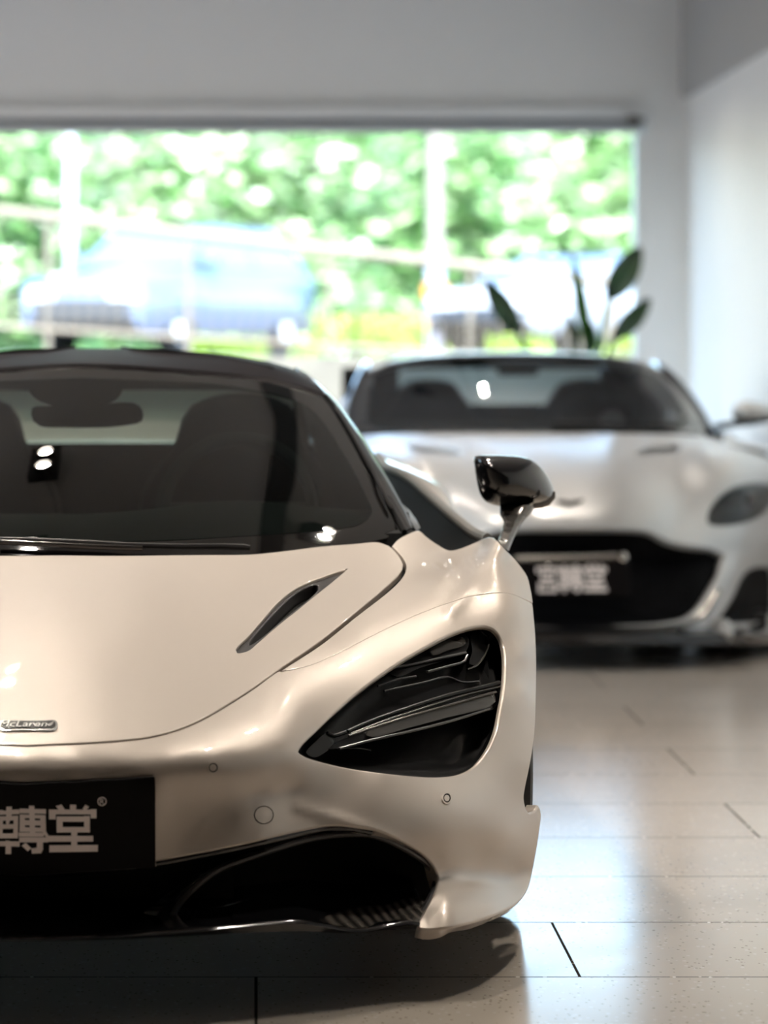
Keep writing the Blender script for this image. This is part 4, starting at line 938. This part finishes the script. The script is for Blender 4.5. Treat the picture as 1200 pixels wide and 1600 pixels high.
def floor_mat():
    m, nt, b = material('terrazzo_tile'); L = nt.links.new; N = nt.nodes.new
    tc = N('ShaderNodeTexCoord'); mp = N('ShaderNodeMapping'); mp.inputs['Location'].default_value = (0, -(6.267-.6*20), 0)
    br = N('ShaderNodeTexBrick'); br.offset = .5; br.inputs['Scale'].default_value = 1; br.inputs['Brick Width'].default_value = 1.2; br.inputs['Row Height'].default_value = .6008
    br.inputs['Mortar Size'].default_value = .003; br.inputs['Mortar Smooth'].default_value = .1; br.inputs['Bias'].default_value = 0
    br.inputs['Color1'].default_value = (.45, .40, .35, 1); br.inputs['Color2'].default_value = (.415, .365, .32, 1); br.inputs['Mortar'].default_value = (.03, .026, .022, 1)
    L(tc.outputs['Object'], mp.inputs[0]); L(mp.outputs[0], br.inputs['Vector'])
    # flecks
    m2 = N('ShaderNodeMapping'); m2.inputs['Scale'].default_value = (1, .55, 1); L(tc.outputs['Object'], m2.inputs[0])
    def fleck(scale, lo, col, prev, thr):
        v = N('ShaderNodeTexVoronoi'); v.inputs['Scale'].default_value = scale; L(m2.outputs[0], v.inputs['Vector'])
        w = N('ShaderNodeTexWhiteNoise'); w.noise_dimensions = '3D'; L(v.outputs['Position'], w.inputs['Vector'])
        c = N('ShaderNodeMath'); c.operation = 'GREATER_THAN'; c.inputs[1].default_value = thr; L(w.outputs['Value'], c.inputs[0])
        d = N('ShaderNodeMath'); d.operation = 'LESS_THAN'; d.inputs[1].default_value = lo; L(v.outputs['Distance'], d.inputs[0])
        k = N('ShaderNodeMath'); k.operation = 'MULTIPLY'; L(c.outputs[0], k.inputs[0]); L(d.outputs[0], k.inputs[1])
        x = N('ShaderNodeMix'); x.data_type = 'RGBA'; x.inputs['B'].default_value = (*col, 1); L(k.outputs[0], x.inputs['Factor']); L(prev, x.inputs['A']); return x.outputs['Result']
    c = fleck(70, .28, (.50, .455, .41), br.outputs['Color'], .72); c = fleck(95, .26, (.27, .225, .185), c, .74); c = fleck(38, .22, (.46, .40, .345), c, .8)
    L(c, b.inputs['Base Color'])
    n = N('ShaderNodeTexNoise'); n.inputs['Scale'].default_value = 5; n.inputs['Detail'].default_value = 5; L(tc.outputs['Object'], n.inputs['Vector'])
    r = N('ShaderNodeMapRange'); r.inputs['To Min'].default_value = .14; r.inputs['To Max'].default_value = .20; L(n.outputs['Fac'], r.inputs['Value']); L(r.outputs[0], b.inputs['Roughness'])
    b.inputs['Coat IOR'].default_value = 1.5; b.inputs['Coat Roughness'].default_value = .12
    cw = N('ShaderNodeMapRange'); cw.inputs['To Min'].default_value = .05; cw.inputs['To Max'].default_value = 0; L(br.outputs['Fac'], cw.inputs['Value']); L(cw.outputs[0], b.inputs['Coat Weight'])
    sw = N('ShaderNodeMapRange'); sw.inputs['To Min'].default_value = .5; sw.inputs['To Max'].default_value = 0; L(br.outputs['Fac'], sw.inputs['Value']); L(sw.outputs[0], b.inputs['Specular IOR Level'])
    bp = N('ShaderNodeBump'); bp.inputs['Strength'].default_value = .06; bp.inputs['Distance'].default_value = .002; L(br.outputs['Fac'], bp.inputs['Height']); bp.invert = True; L(bp.outputs[0], b.inputs['Normal'])
    return m
M['floor'] = floor_mat()
struct(MB().box(XL, XR+.2, YB, WALL_Y+.1, -.1, 0).build('floor', M['floor'], smooth=False))
struct(MB().box(XL-.2, XR+.4, YB-.2, WALL_Y+.3, HC, HC+.2).build('ceiling', M['ceiling'], smooth=False))
WXR = P(1008, 0, WALL_Y)[0]
hz = P(0, 166, WALL_Y)[2]
struct(MB().box(XL, XR, WALL_Y, WALL_Y+.25, hz, HC).build('wall_back', M['wall'], smooth=False))
struct(MB().box(WXR, XR, WALL_Y, WALL_Y+.25, 0, hz).build('wall_back', M['wall'], smooth=False))
struct(MB().box(XR, XR+.2, 5.0, WALL_Y+.25, 0, 2.62).build('wall_right', M['wall'], smooth=False))
struct(MB().box(XR, XR+.2, YB, 5.0, 0, 2.62).build('wall_right', M['wall_back'], smooth=False))
struct(MB().box(XR-.045, XR+.2, YB, WALL_Y+.0, 2.62, HC).build('wall_right', M['wall_grey'], smooth=False))  # upper band set to a darker grey than the wall below
struct(MB().box(XL-.2, XR+.2, YB-.2, YB, 0, HC).build('wall_front', M['wall_back'], smooth=False))
# left side: unseen glazing between posts, added for cool daylight fill
struct(MB().box(XL-.2, XL, YB, WALL_Y+.25, 2.7, HC).build('wall_left', M['wall'], smooth=False))
M['frame_white'] = plain('white_window_frame', (.80, .82, .84), .35); M['frame_grey'] = plain('grey_aluminium', (.22, .24, .26), .35, .3); M['blind'] = plain('grey_blind_cassette', (.50, .53, .56), .4)
M['pane'] = thin_glass('window_pane', (.96, .985, .975), 1.45, .25)
struct(MB().box(XL-.2, XL, YB, 8.0, 0, 2.7).build('wall_left', M['wall_back'], smooth=False))
struct(MB().box(XL-.1, XL-.09, 8.0, WALL_Y, 0, 2.7).build('added_fill_window', M['pane'], smooth=False))
for y in (8.06, 11.8, 15.6, 19.4): struct(MB().box(XL-.16, XL, y-.06, y+.06, 0, 2.7).build('trim_2', M['frame_white'], smooth=False))
# main window: frame bars, pane, blind cassette with its end bracket
wz = P(0, 208, WALL_Y)[2]
win = struct(MB().box(XL, WXR, WALL_Y+.13, WALL_Y+.14, 0, hz).build('window_1', M['pane'], smooth=False))
for a in ((XL, WXR, WALL_Y-.05, WALL_Y+.2, P(0,184,WALL_Y)[2], hz),): MB().box(*a, .006).build('window_frame', M['frame_white'], win)
MB().box(XL, WXR-.0, WALL_Y+.02, WALL_Y+.2, P(0,193,WALL_Y)[2], P(0,184,WALL_Y)[2]).build('window_frame', M['frame_grey'], win, smooth=False)
MB().box(WXR-.05, WXR, WALL_Y+.02, WALL_Y+.2, 0, wz).build('window_frame', M['frame_white'], win)
blind = tag(MB().box(XL+.1, WXR-.02, WALL_Y-.02, WALL_Y+.08, wz, P(0,193,WALL_Y)[2], .012).build('roller_blind', M['blind']), 'grey roller blind cassette running along the top of the big window', 'blind')
m = MB(); c = P(990, 188, WALL_Y-.09); m.box(c[0]-.03, c[0]+.03, WALL_Y-.12, WALL_Y-.05, c[2]-.03, c[2]+.025, .012); tag(m.build('blind_bracket', plain('dark_wood_block', (.035, .028, .018), .5)), 'small dark block fixed at the top right corner of the window', 'bracket')
# potted plant behind the coupe
plant = thing('potted_plant', 'tall dark green broad-leaved plant standing behind the silver coupe by the window', 'plant', (P(912,0,18.2)[0], 18.2, 0))
px = plant.location.x
M['leaf_dark'] = plain('plant_leaf', (.018, .055, .018), .4, var=.4, scale=8); M['leaf_mid'] = plain('plant_leaf_lighter', (.05, .14, .03), .4, var=.3, scale=8); M['pot'] = plain('grey_planter', (.18, .18, .18), .6)  # the second leaf green is lighter, for one leaf and the stems
MB().lathe([(0,0),(.20,0),(.24,.45),(.25,.5),(.22,.5),(.21,.42),(0,.42)], (px, 18.2, 0), 'z', 32).build('planter', M['pot'], plant)
def leaf(base_, tip, w, name, mat, bend=.05, yo=0.0):
    a = Vector(P(*base_)); b = Vector(P(*tip)); d = (b-a); n = Vector((d.z, 0, -d.x)).normalized(); m = MB(); rows = []
    for i in range(13):
        t = i/12; ww = w*math.sin(math.pi*min(1, t*.97+.03))**.65*(1-.25*t); c = a+d*t+Vector((0, -bend*math.sin(math.pi*t), 0))
        rows.append([tuple(c-n*ww+Vector((0, -.03*(ww/w if w else 0), 0))), tuple(c-n*ww*.5), tuple(c+Vector((0, .012, 0))), tuple(c+n*ww*.5), tuple(c+n*ww+Vector((0, -.03, 0)))])
    m.grid(rows); back = MB().add([(x, y+.003, z) for x, y, z in m.v], [f[::-1] for f in m.f]); m.add(back.v, back.f)
    m.build(name, mat, plant, recalc=False)
for bs, tp, w, mt in (((808,520,18.2),(757,436,18.1),.068,'leaf_dark'), ((918,548,18.2),(894,398,18.2),.042,'leaf_mid'), ((950,468,18.25),(1000,384,18.2),.085,'leaf_dark'), ((958,530,18.15),(1016,466,18.1),.062,'leaf_dark'), ((900,548,18.3),(888,488,18.3),.035,'leaf_dark'), ((925,552,18.1),(922,500,18.0),.030,'leaf_dark')):
    leaf(bs, tp, w, 'leaf', M[mt])
for tgt in ((808,520,18.2),(950,468,18.25),(958,530,18.15),(918,548,18.2),(900,548,18.3),(925,552,18.1)):
    e = P(*tgt); MB().tube(spline3([(px+random.uniform(-.05,.05), 18.2, .4), ((px*1.6+e[0]*.4)/2, 18.2, .8), e], 5), [.016]*11, 8).build('stem', M['leaf_mid'], plant)
# ceiling: black lighting tracks and twin spotlights
M['lamp_on'] = plain('lit_lamp', (.9, .8, .7), .5, emit=(1, .90, .78), es=930)
M['track'] = plain('black_track', (.004, .004, .004), .5)
for x in (-3.5, .86):
    tag(MB().box(x-.085, x+.085, 4.2, 18.4, HC-.05, HC-.005).build('ceiling_track', M['track'], smooth=False), 'black lighting track running along the showroom ceiling', 'track', 'ceiling tracks')
def twin(x, y, i, lab):
    t = thing('ceiling_spotlight', lab, 'light', (x, y, HC), 'twin spotlights on the ceiling')
    MB().box(x-.10, x+.10, y-.19, y+.19, HC-.13, HC-.0).build('lamp_box', M['track'], t, smooth=False)
    for d in (-.09, .09):
        MB().lathe([(.0, -.004), (.042, -.004), (.045, 0)], (x, y+d, HC-.132), 'z', 20).build('lamp', M['lamp_on'], t)
        MB().lathe([(.05, 0), (.056, 0), (.056, -.05), (.05, -.05), (.05, 0)], (x, y+d, HC-.13), 'z', 20).build('lamp_collar', M['track'], t)
for i, x in enumerate((-4.4, -2.65, -.77, 1.12)):
    for j, y in enumerate((6.8, 8.2, 9.6, 13.6, 15.8, 17.8)):
        twin(x, y, i, 'black twin spotlight on the ceiling of the showroom')
# ================================================================== outside the window
M['pavement'] = wallmat('grey_pavement', (.13, .128, .12), .8); M['stone'] = plain('pale_stone_wall', (.165, .155, .13), .8, var=.25, scale=3); M['road'] = plain('road', (.13, .13, .13), .8, var=.1, scale=2)
struct(MB().box(-40, 40, WALL_Y+.25, 24, -.12, -.02).build('ground_pavement', M['pavement'], smooth=False))
struct(MB().box(-40, XL-.2, -30, WALL_Y+.25, -.12, -.02).build('ground_pavement', M['pavement'], smooth=False))
struct(MB().box(-40, 40, 24, 24.4, -.1, 1.12).build('retaining_wall', M['stone'], smooth=False))
struct(MB().box(-60, 60, 24.4, 110, -.1, 1.10).build('ground_road', M['road'], smooth=False))
def leafmat(name, cols, gloss=.35):
    m, nt, b = material(name); g = nt.nodes.new('ShaderNodeNewGeometry'); r = nt.nodes.new('ShaderNodeValToRGB')
    els = r.color_ramp.elements; els[0].color = (*cols[0], 1); els[1].color = (*cols[-1], 1)
    for i, c in enumerate(cols[1:-1]): e = els.new((i+1)/(len(cols)-1)); e.color = (*c, 1)
    nt.links.new(g.outputs['Random Per Island'], r.inputs['Fac']); nt.links.new(r.outputs['Color'], b.inputs['Base Color'])
    b.inputs['Roughness'].default_value = gloss; b.inputs['Specular IOR Level'].default_value = .6
    return m
GREENS = [leafmat('tree_leaves', [(.04,.13,.035),(.12,.28,.08),(.26,.45,.17),(.55,.68,.42)]), leafmat('tree_leaves_pale', [(.08,.20,.06),(.21,.40,.14),(.42,.60,.30),(.72,.80,.60)]), leafmat('tree_leaves_deep', [(.02,.08,.03),(.05,.16,.06),(.13,.29,.11),(.33,.48,.25)])]  # palest ramp colours paint sky reflections into the leaves
M['bark'] = plain('bark', (.05, .04, .03), .9, var=.3, scale=12)
def foliage(c, rad, n, size, rng, ztop=99):
    m = MB(); vs = []; fs = []
    cl = [(rng.gauss(0, .45), rng.gauss(0, .45), rng.gauss(0, .45)) for _ in range(26)]
    for i in range(n):
        q = rng.choice(cl); p = [c[k]+rad[k]*(q[k]+rng.gauss(0, .17)) for k in range(3)]
        if p[2] > ztop: p[2] = ztop-abs(rng.gauss(0, .5))
        a = rng.uniform(0, 6.28); e = rng.uniform(-1, 1); s = size*rng.uniform(.6, 1.3)
        u = Vector((math.cos(a), math.sin(a), e*.5)).normalized(); w = u.cross(Vector((rng.gauss(0, 1), rng.gauss(0, 1), rng.gauss(0, 1)))).normalized()
        P0 = Vector(p); k = len(vs); vs += [P0-u*s, P0+w*s*.42, P0+u*s, P0-w*s*.42]; fs.append((k, k+1, k+2, k+3))
    m.v = [tuple(v) for v in vs]; m.f = fs; return m
def tree(x, y, h, rad, mat, n, lab, seed, zc=None, name='tree', cat='tree', group='trees across the road', size=.17, trunk=.16):
    rng = random.Random(seed); t = thing(name, lab, cat, (x, y, 1.1), group)
    zc = zc or h*.6+1.1
    if trunk: MB().tube([(x, y, 1.05), (x+.1, y, zc*.6+.5), (x+rng.uniform(-.2,.2), y+.3, zc-.6)], [trunk*.8, trunk*.6, trunk*.3], 8).build('trunk', M['bark'], t)
    foliage((x, y, zc), rad, n, size, rng, 1.16+.067*y+rng.uniform(-.1, .15) if y > 40 else 99).build('foliage', mat, t, smooth=False, recalc=False)
    return t
spec = [(-7.2,51,1,'pale leafy tree at the far left behind the road'),(-4.6,54.5,0,'leafy tree behind the left end of the parked off-roader'),(-2.4,59,2,'deep green tree above the parked off-roader'),(-.2,51,1,'bright speckled tree above the roof of the off-roader'),
 (1.6,59,2,'dark green tree just left of the utility pole'),(3.6,54.5,0,'green tree just right of the utility pole'),(5.6,51,1,'light green tree above the white parked car'),(7.4,59,2,'bluish green tree by the right edge of the window'),(9.8,54.5,0,'leafy tree beyond the right edge of the window')]
for i, (x, y, k, lab) in enumerate(spec): tree(x, y, 5.0, (2.6, 1.0, 2.6), GREENS[k], 5200, lab, 100+i, 3.4)
struct(plainhill := MB().grid([[(x, 78+2*math.sin(x*.3), z) for x in np.linspace(-40, 40, 40)] for z in (1.0, 3.0, 5.2, 7.6)]).build('trim_9', plain('wooded_hillside', (.04, .11, .04), .9, var=.7, scale=.8)))
plainhill.name = 'hillside'
def hedge():
    rng = random.Random(5); t = thing('hedge', 'bright yellow-green clipped hedge at the foot of the trees beside the pole', 'hedge', (2.2, 48.3, 1.1))
    vs = []; fs = []
    for i in range(5200):
        p = Vector((rng.uniform(-1.2, 5.6), 48.3+rng.uniform(-.4, .4), 1.1+rng.uniform(0, .52))); s = .09*rng.uniform(.6, 1.3)
        u = Vector((rng.gauss(0,1), rng.gauss(0,1), rng.gauss(0,1))).normalized(); w = u.cross(Vector((rng.gauss(0,1), rng.gauss(0,1), rng.gauss(0,1)))).normalized(); k = len(vs)
        vs += [p-u*s, p+w*s*.5, p+u*s, p-w*s*.5]; fs.append((k, k+1, k+2, k+3))
    mesh('foliage', vs, fs, leafmat('hedge_leaves', [(.20,.36,.04),(.34,.52,.06),(.46,.62,.10)]), t, False)
hedge()
tree(P(507,0,24.2)[0], 24.2, .4, (.10, .1, .16), GREENS[1], 260, 'small weedy tuft growing on the pale stone wall between the two cars', 77, P(0,585,24.2)[2], 'wall_weed', 'plant', None, .06, 0)
# poles
M['pole'] = plain('concrete_pole', (.27, .255, .21), .7); M['pole_blue'] = plain('pole_lower_blue_grey', (.42, .43, .52), .6); M['orange'] = plain('orange_reflector', (.95, .30, .03), .5); M['white_metal'] = plain('white_metal', (.6, .63, .68), .4)
pY = 43.0; pxx = P(680,0,pY)[0]
up = thing('utility_pole', 'cream utility pole with orange reflectors standing in the middle of the window view', 'pole', (pxx, pY, 1.1))
MB().tube([(pxx, pY, P(0,400,pY)[2]), (pxx, pY, 6.5)], .095, 14).build('pole_shaft', M['pole'], up)
MB().tube([(pxx, pY, 1.1), (pxx, pY, P(0,400,pY)[2])], .11, 14).build('pole_sleeve', M['pole_blue'], up)
for v in (455, 500): MB().lathe([(.09, -.09), (.15, -.085), (.15, .085), (.09, .09)], (pxx, pY, P(0,v,pY)[2]), 'z', 16).build('reflector', M['orange'], up)
w = P(110,0,45)[0]; tag(MB().tube([(w, 45, 1.1), (w, 45, 4.1)], .05, 12).build('lamp_post', M['white_metal']), 'thin white post at the left of the window behind the off-roader', 'pole')
# sloping railing along the ramp
rl = thing('railing', 'pale metal railing with vertical bars sloping down to the right beyond the window', 'railing', (0, 26, 1.1))
rY = 26.0; tv = lambda u: 330+u*.117; bv = lambda u: 504+u*.06
M['rail'] = plain('beige_rail_paint', (.20, .17, .13), .5)
MB().tube([P(u, tv(u), rY) for u in (-420, 1300)], .042, 10).build('top_rail', M['rail'], rl)
MB().tube([P(u, bv(u)+6, rY) for u in (-420, 1300)], .02, 8).build('bottom_rail', M['rail'], rl)
for u in (-360, -140, 75, 295, 515, 735, 955, 1175): MB().tube([P(u, tv(u), rY), (P(u,0,rY)[0], rY, 1.05)], .022, 10).build('post', M['rail'], rl)
k = 0
for u in np.arange(-350, 1240, 21.3):
    if abs(((u-75) % 220)) > 9: MB().tube([P(u, bv(u)-48, rY), P(u, bv(u)+6, rY)], .012, 6).build('bar', M['rail'], rl)
# parked cars
M['glass_far'] = plain('car_window_far', (.10, .15, .24), .12, 0, 1, .02); M['black_far'] = plain('dark_plastic_far', (.03, .035, .045), .5)
def far_car(name, lab, loc, yaw, paint, L, W, H, hood, zh):
    t = thing(name, lab, 'car', (0, 0, 0)); hw = W/2; b = MB(); rows = []
    prof = [(-L/2, .45, zh*.72, .86), (-L/2+.06, .30, zh*.93, .95), (-L/2+.5, .26, zh, 1.0), (-L/2+hood, .26, zh+.10, 1.0), (0, .26, zh+.12, 1.0), (L/2-.6, .26, zh+.12, 1.0), (L/2-.06, .30, zh+.05, .95), (L/2, .45, zh*.85, .88)]
    for y, z0, z1, k in prof:
        w_ = hw*k; rows.append([(-w_*.92, y, z0), (-w_, y, z0+.15), (-w_*1.0, y, (z0+z1)/2), (-w_*.97, y, z1-.10), (-w_*.86, y, z1), (0, y, z1+.03), (w_*.86, y, z1), (w_*.97, y, z1-.10), (w_, y, (z0+z1)/2), (w_, y, z0+.15), (w_*.92, y, z0)])
    b.grid(rows); b.f.append(tuple(range(11))); b.f.append(tuple(range(77, 88))); b.build('body', paint, t, auto=45)
    y0 = -L/2+hood-.05; y1 = L/2-.25; zt = zh+.12
    rf = [(y0+.85, .74), (y0+1.2, .76), ((y0+y1)/2+.3, .77), (y1-.7, .74)]
    m = MB(); m.grid([[(-hw*k, y, H-.05), (-hw*k*.8, y, H-.01), (0, y, H+.02), (hw*k*.8, y, H-.01), (hw*k, y, H-.05)] for y, k in rf]); m.build('roof', paint, t)
    def quad(pts, name, mat, off=(0, 0, 0)):
        n = len(pts); c = [tuple(Vector(p)) for p in pts]; d = [tuple(Vector(p)+Vector(off)) for p in pts]
        MB().add(c+d, [tuple(range(n)), tuple(range(n, 2*n))[::-1]]+[(i, (i+1) % n, n+(i+1) % n, n+i) for i in range(n)]).build(name, mat, t, smooth=False)
    quad([(-hw*.84, y0, zt), (hw*.84, y0, zt), (hw*.72, y0+.85, H-.04), (-hw*.72, y0+.85, H-.04)], 'windshield', M['glass_far'], (0, .03, -.02))
    quad([(-hw*.84, y1+.1, zt), (hw*.84, y1+.1, zt), (hw*.72, y1-.7, H-.04), (-hw*.72, y1-.7, H-.04)], 'rear_window', M['glass_far'], (0, -.03, -.02))
    for s in (1, -1):
        quad([(s*hw*.90, y0+.05, zt-.02), (s*hw*.90, y1+.05, zt-.02), (s*hw*.745, y1-.7, H-.05), (s*hw*.745, y0+.85, H-.05)], 'side_window', M['glass_far'], (-s*.03, 0, 0))
        quad([(s*hw*.91, (y0+y1)/2+.1, zt-.02), (s*hw*.91, (y0+y1)/2+.22, zt-.02), (s*hw*.755, (y0+y1)/2+.22, H-.05), (s*hw*.755, (y0+y1)/2+.1, H-.05)], 'door_pillar', paint, (-s*.03, 0, 0))
        MB().box(s*hw*.62-.2, s*hw*.62+.2, -L/2-.01, -L/2+.25, zh*.66, zh*.82, .03).build('headlight', M['white_metal'], t)
        MB().box(s*hw*1.03-.11, s*hw*1.03+.11, y0+.25, y0+.4, zt, zt+.16, .03).build('mirror', paint, t)
        for yy in (-L/2+.85, L/2-.9):
            MB().lathe([(.18, 0), (.3, s*.01), (.34, -s*.03), (.34, -s*.2), (.2, -s*.22)], (s*hw*.99, yy, .34), 'x', 28).build('tyre', M['rubber'], t)
            MB().lathe([(0, .01*s), (.16, s*.005), (.2, -s*.02)], (s*hw*.99, yy, .34), 'x', 20).build('wheel_rim', M['white_metal'], t)
    MB().box(-hw*.72, hw*.72, -L/2-.015, -L/2+.2, .40, zh*.70, .03).build('grille', M['black_far'], t)
    t.location = loc; t.rotation_euler = (0, 0, yaw); return t
far_car('off_roader', 'pale silver-blue off-road car parked beyond the railing at the left of the window', (P(270,0,43)[0], 43.5, 1.1), R(-29), plain('silver_blue_far', (.105, .155, .26), .4, .1, 1, .05), 4.5, 1.9, 1.68, 1.25, 1.0)
far_car('white_saloon', 'white car parked outside behind the potted plant at the right of the window', (P(905,0,43)[0], 43.5, 1.1), R(-38), plain('white_far', (.36, .385, .43), .45, 0, 1, .05), 4.4, 1.8, 1.32, 1.3, .85)
# ------------------------------------------------------------------ light
wd = bpy.data.worlds.new('world'); SC.world = wd; wd.use_nodes = True; nt = wd.node_tree; bg = nt.nodes['Background']
sky = nt.nodes.new('ShaderNodeTexSky'); sky.sky_type = 'NISHITA'; sky.sun_disc = False; sky.sun_elevation = R(55); sky.sun_rotation = R(200); sky.altitude = 50; sky.dust_density = 2.0; sky.air_density = 1.0
nt.links.new(sky.outputs[0], bg.inputs['Color']); bg.inputs['Strength'].default_value = 1.3
sn = bpy.data.lights.new('sun', 'SUN'); sn.energy = 8.5; sn.angle = R(.6); sn.color = (1, .97, .92); so = link('sun', sn); d = Vector((-.30, .62, -.85)); so.rotation_euler = d.to_track_quat('-Z', 'Y').to_euler()
SC.cycles.use_denoising = True
SC.cycles.max_bounces = 10; SC.cycles.diffuse_bounces = 4; SC.cycles.glossy_bounces = 5; SC.cycles.transparent_max_bounces = 24
SC.cycles.sample_clamp_indirect = 8; SC.cycles.caustics_reflective = False; SC.cycles.caustics_refractive = False
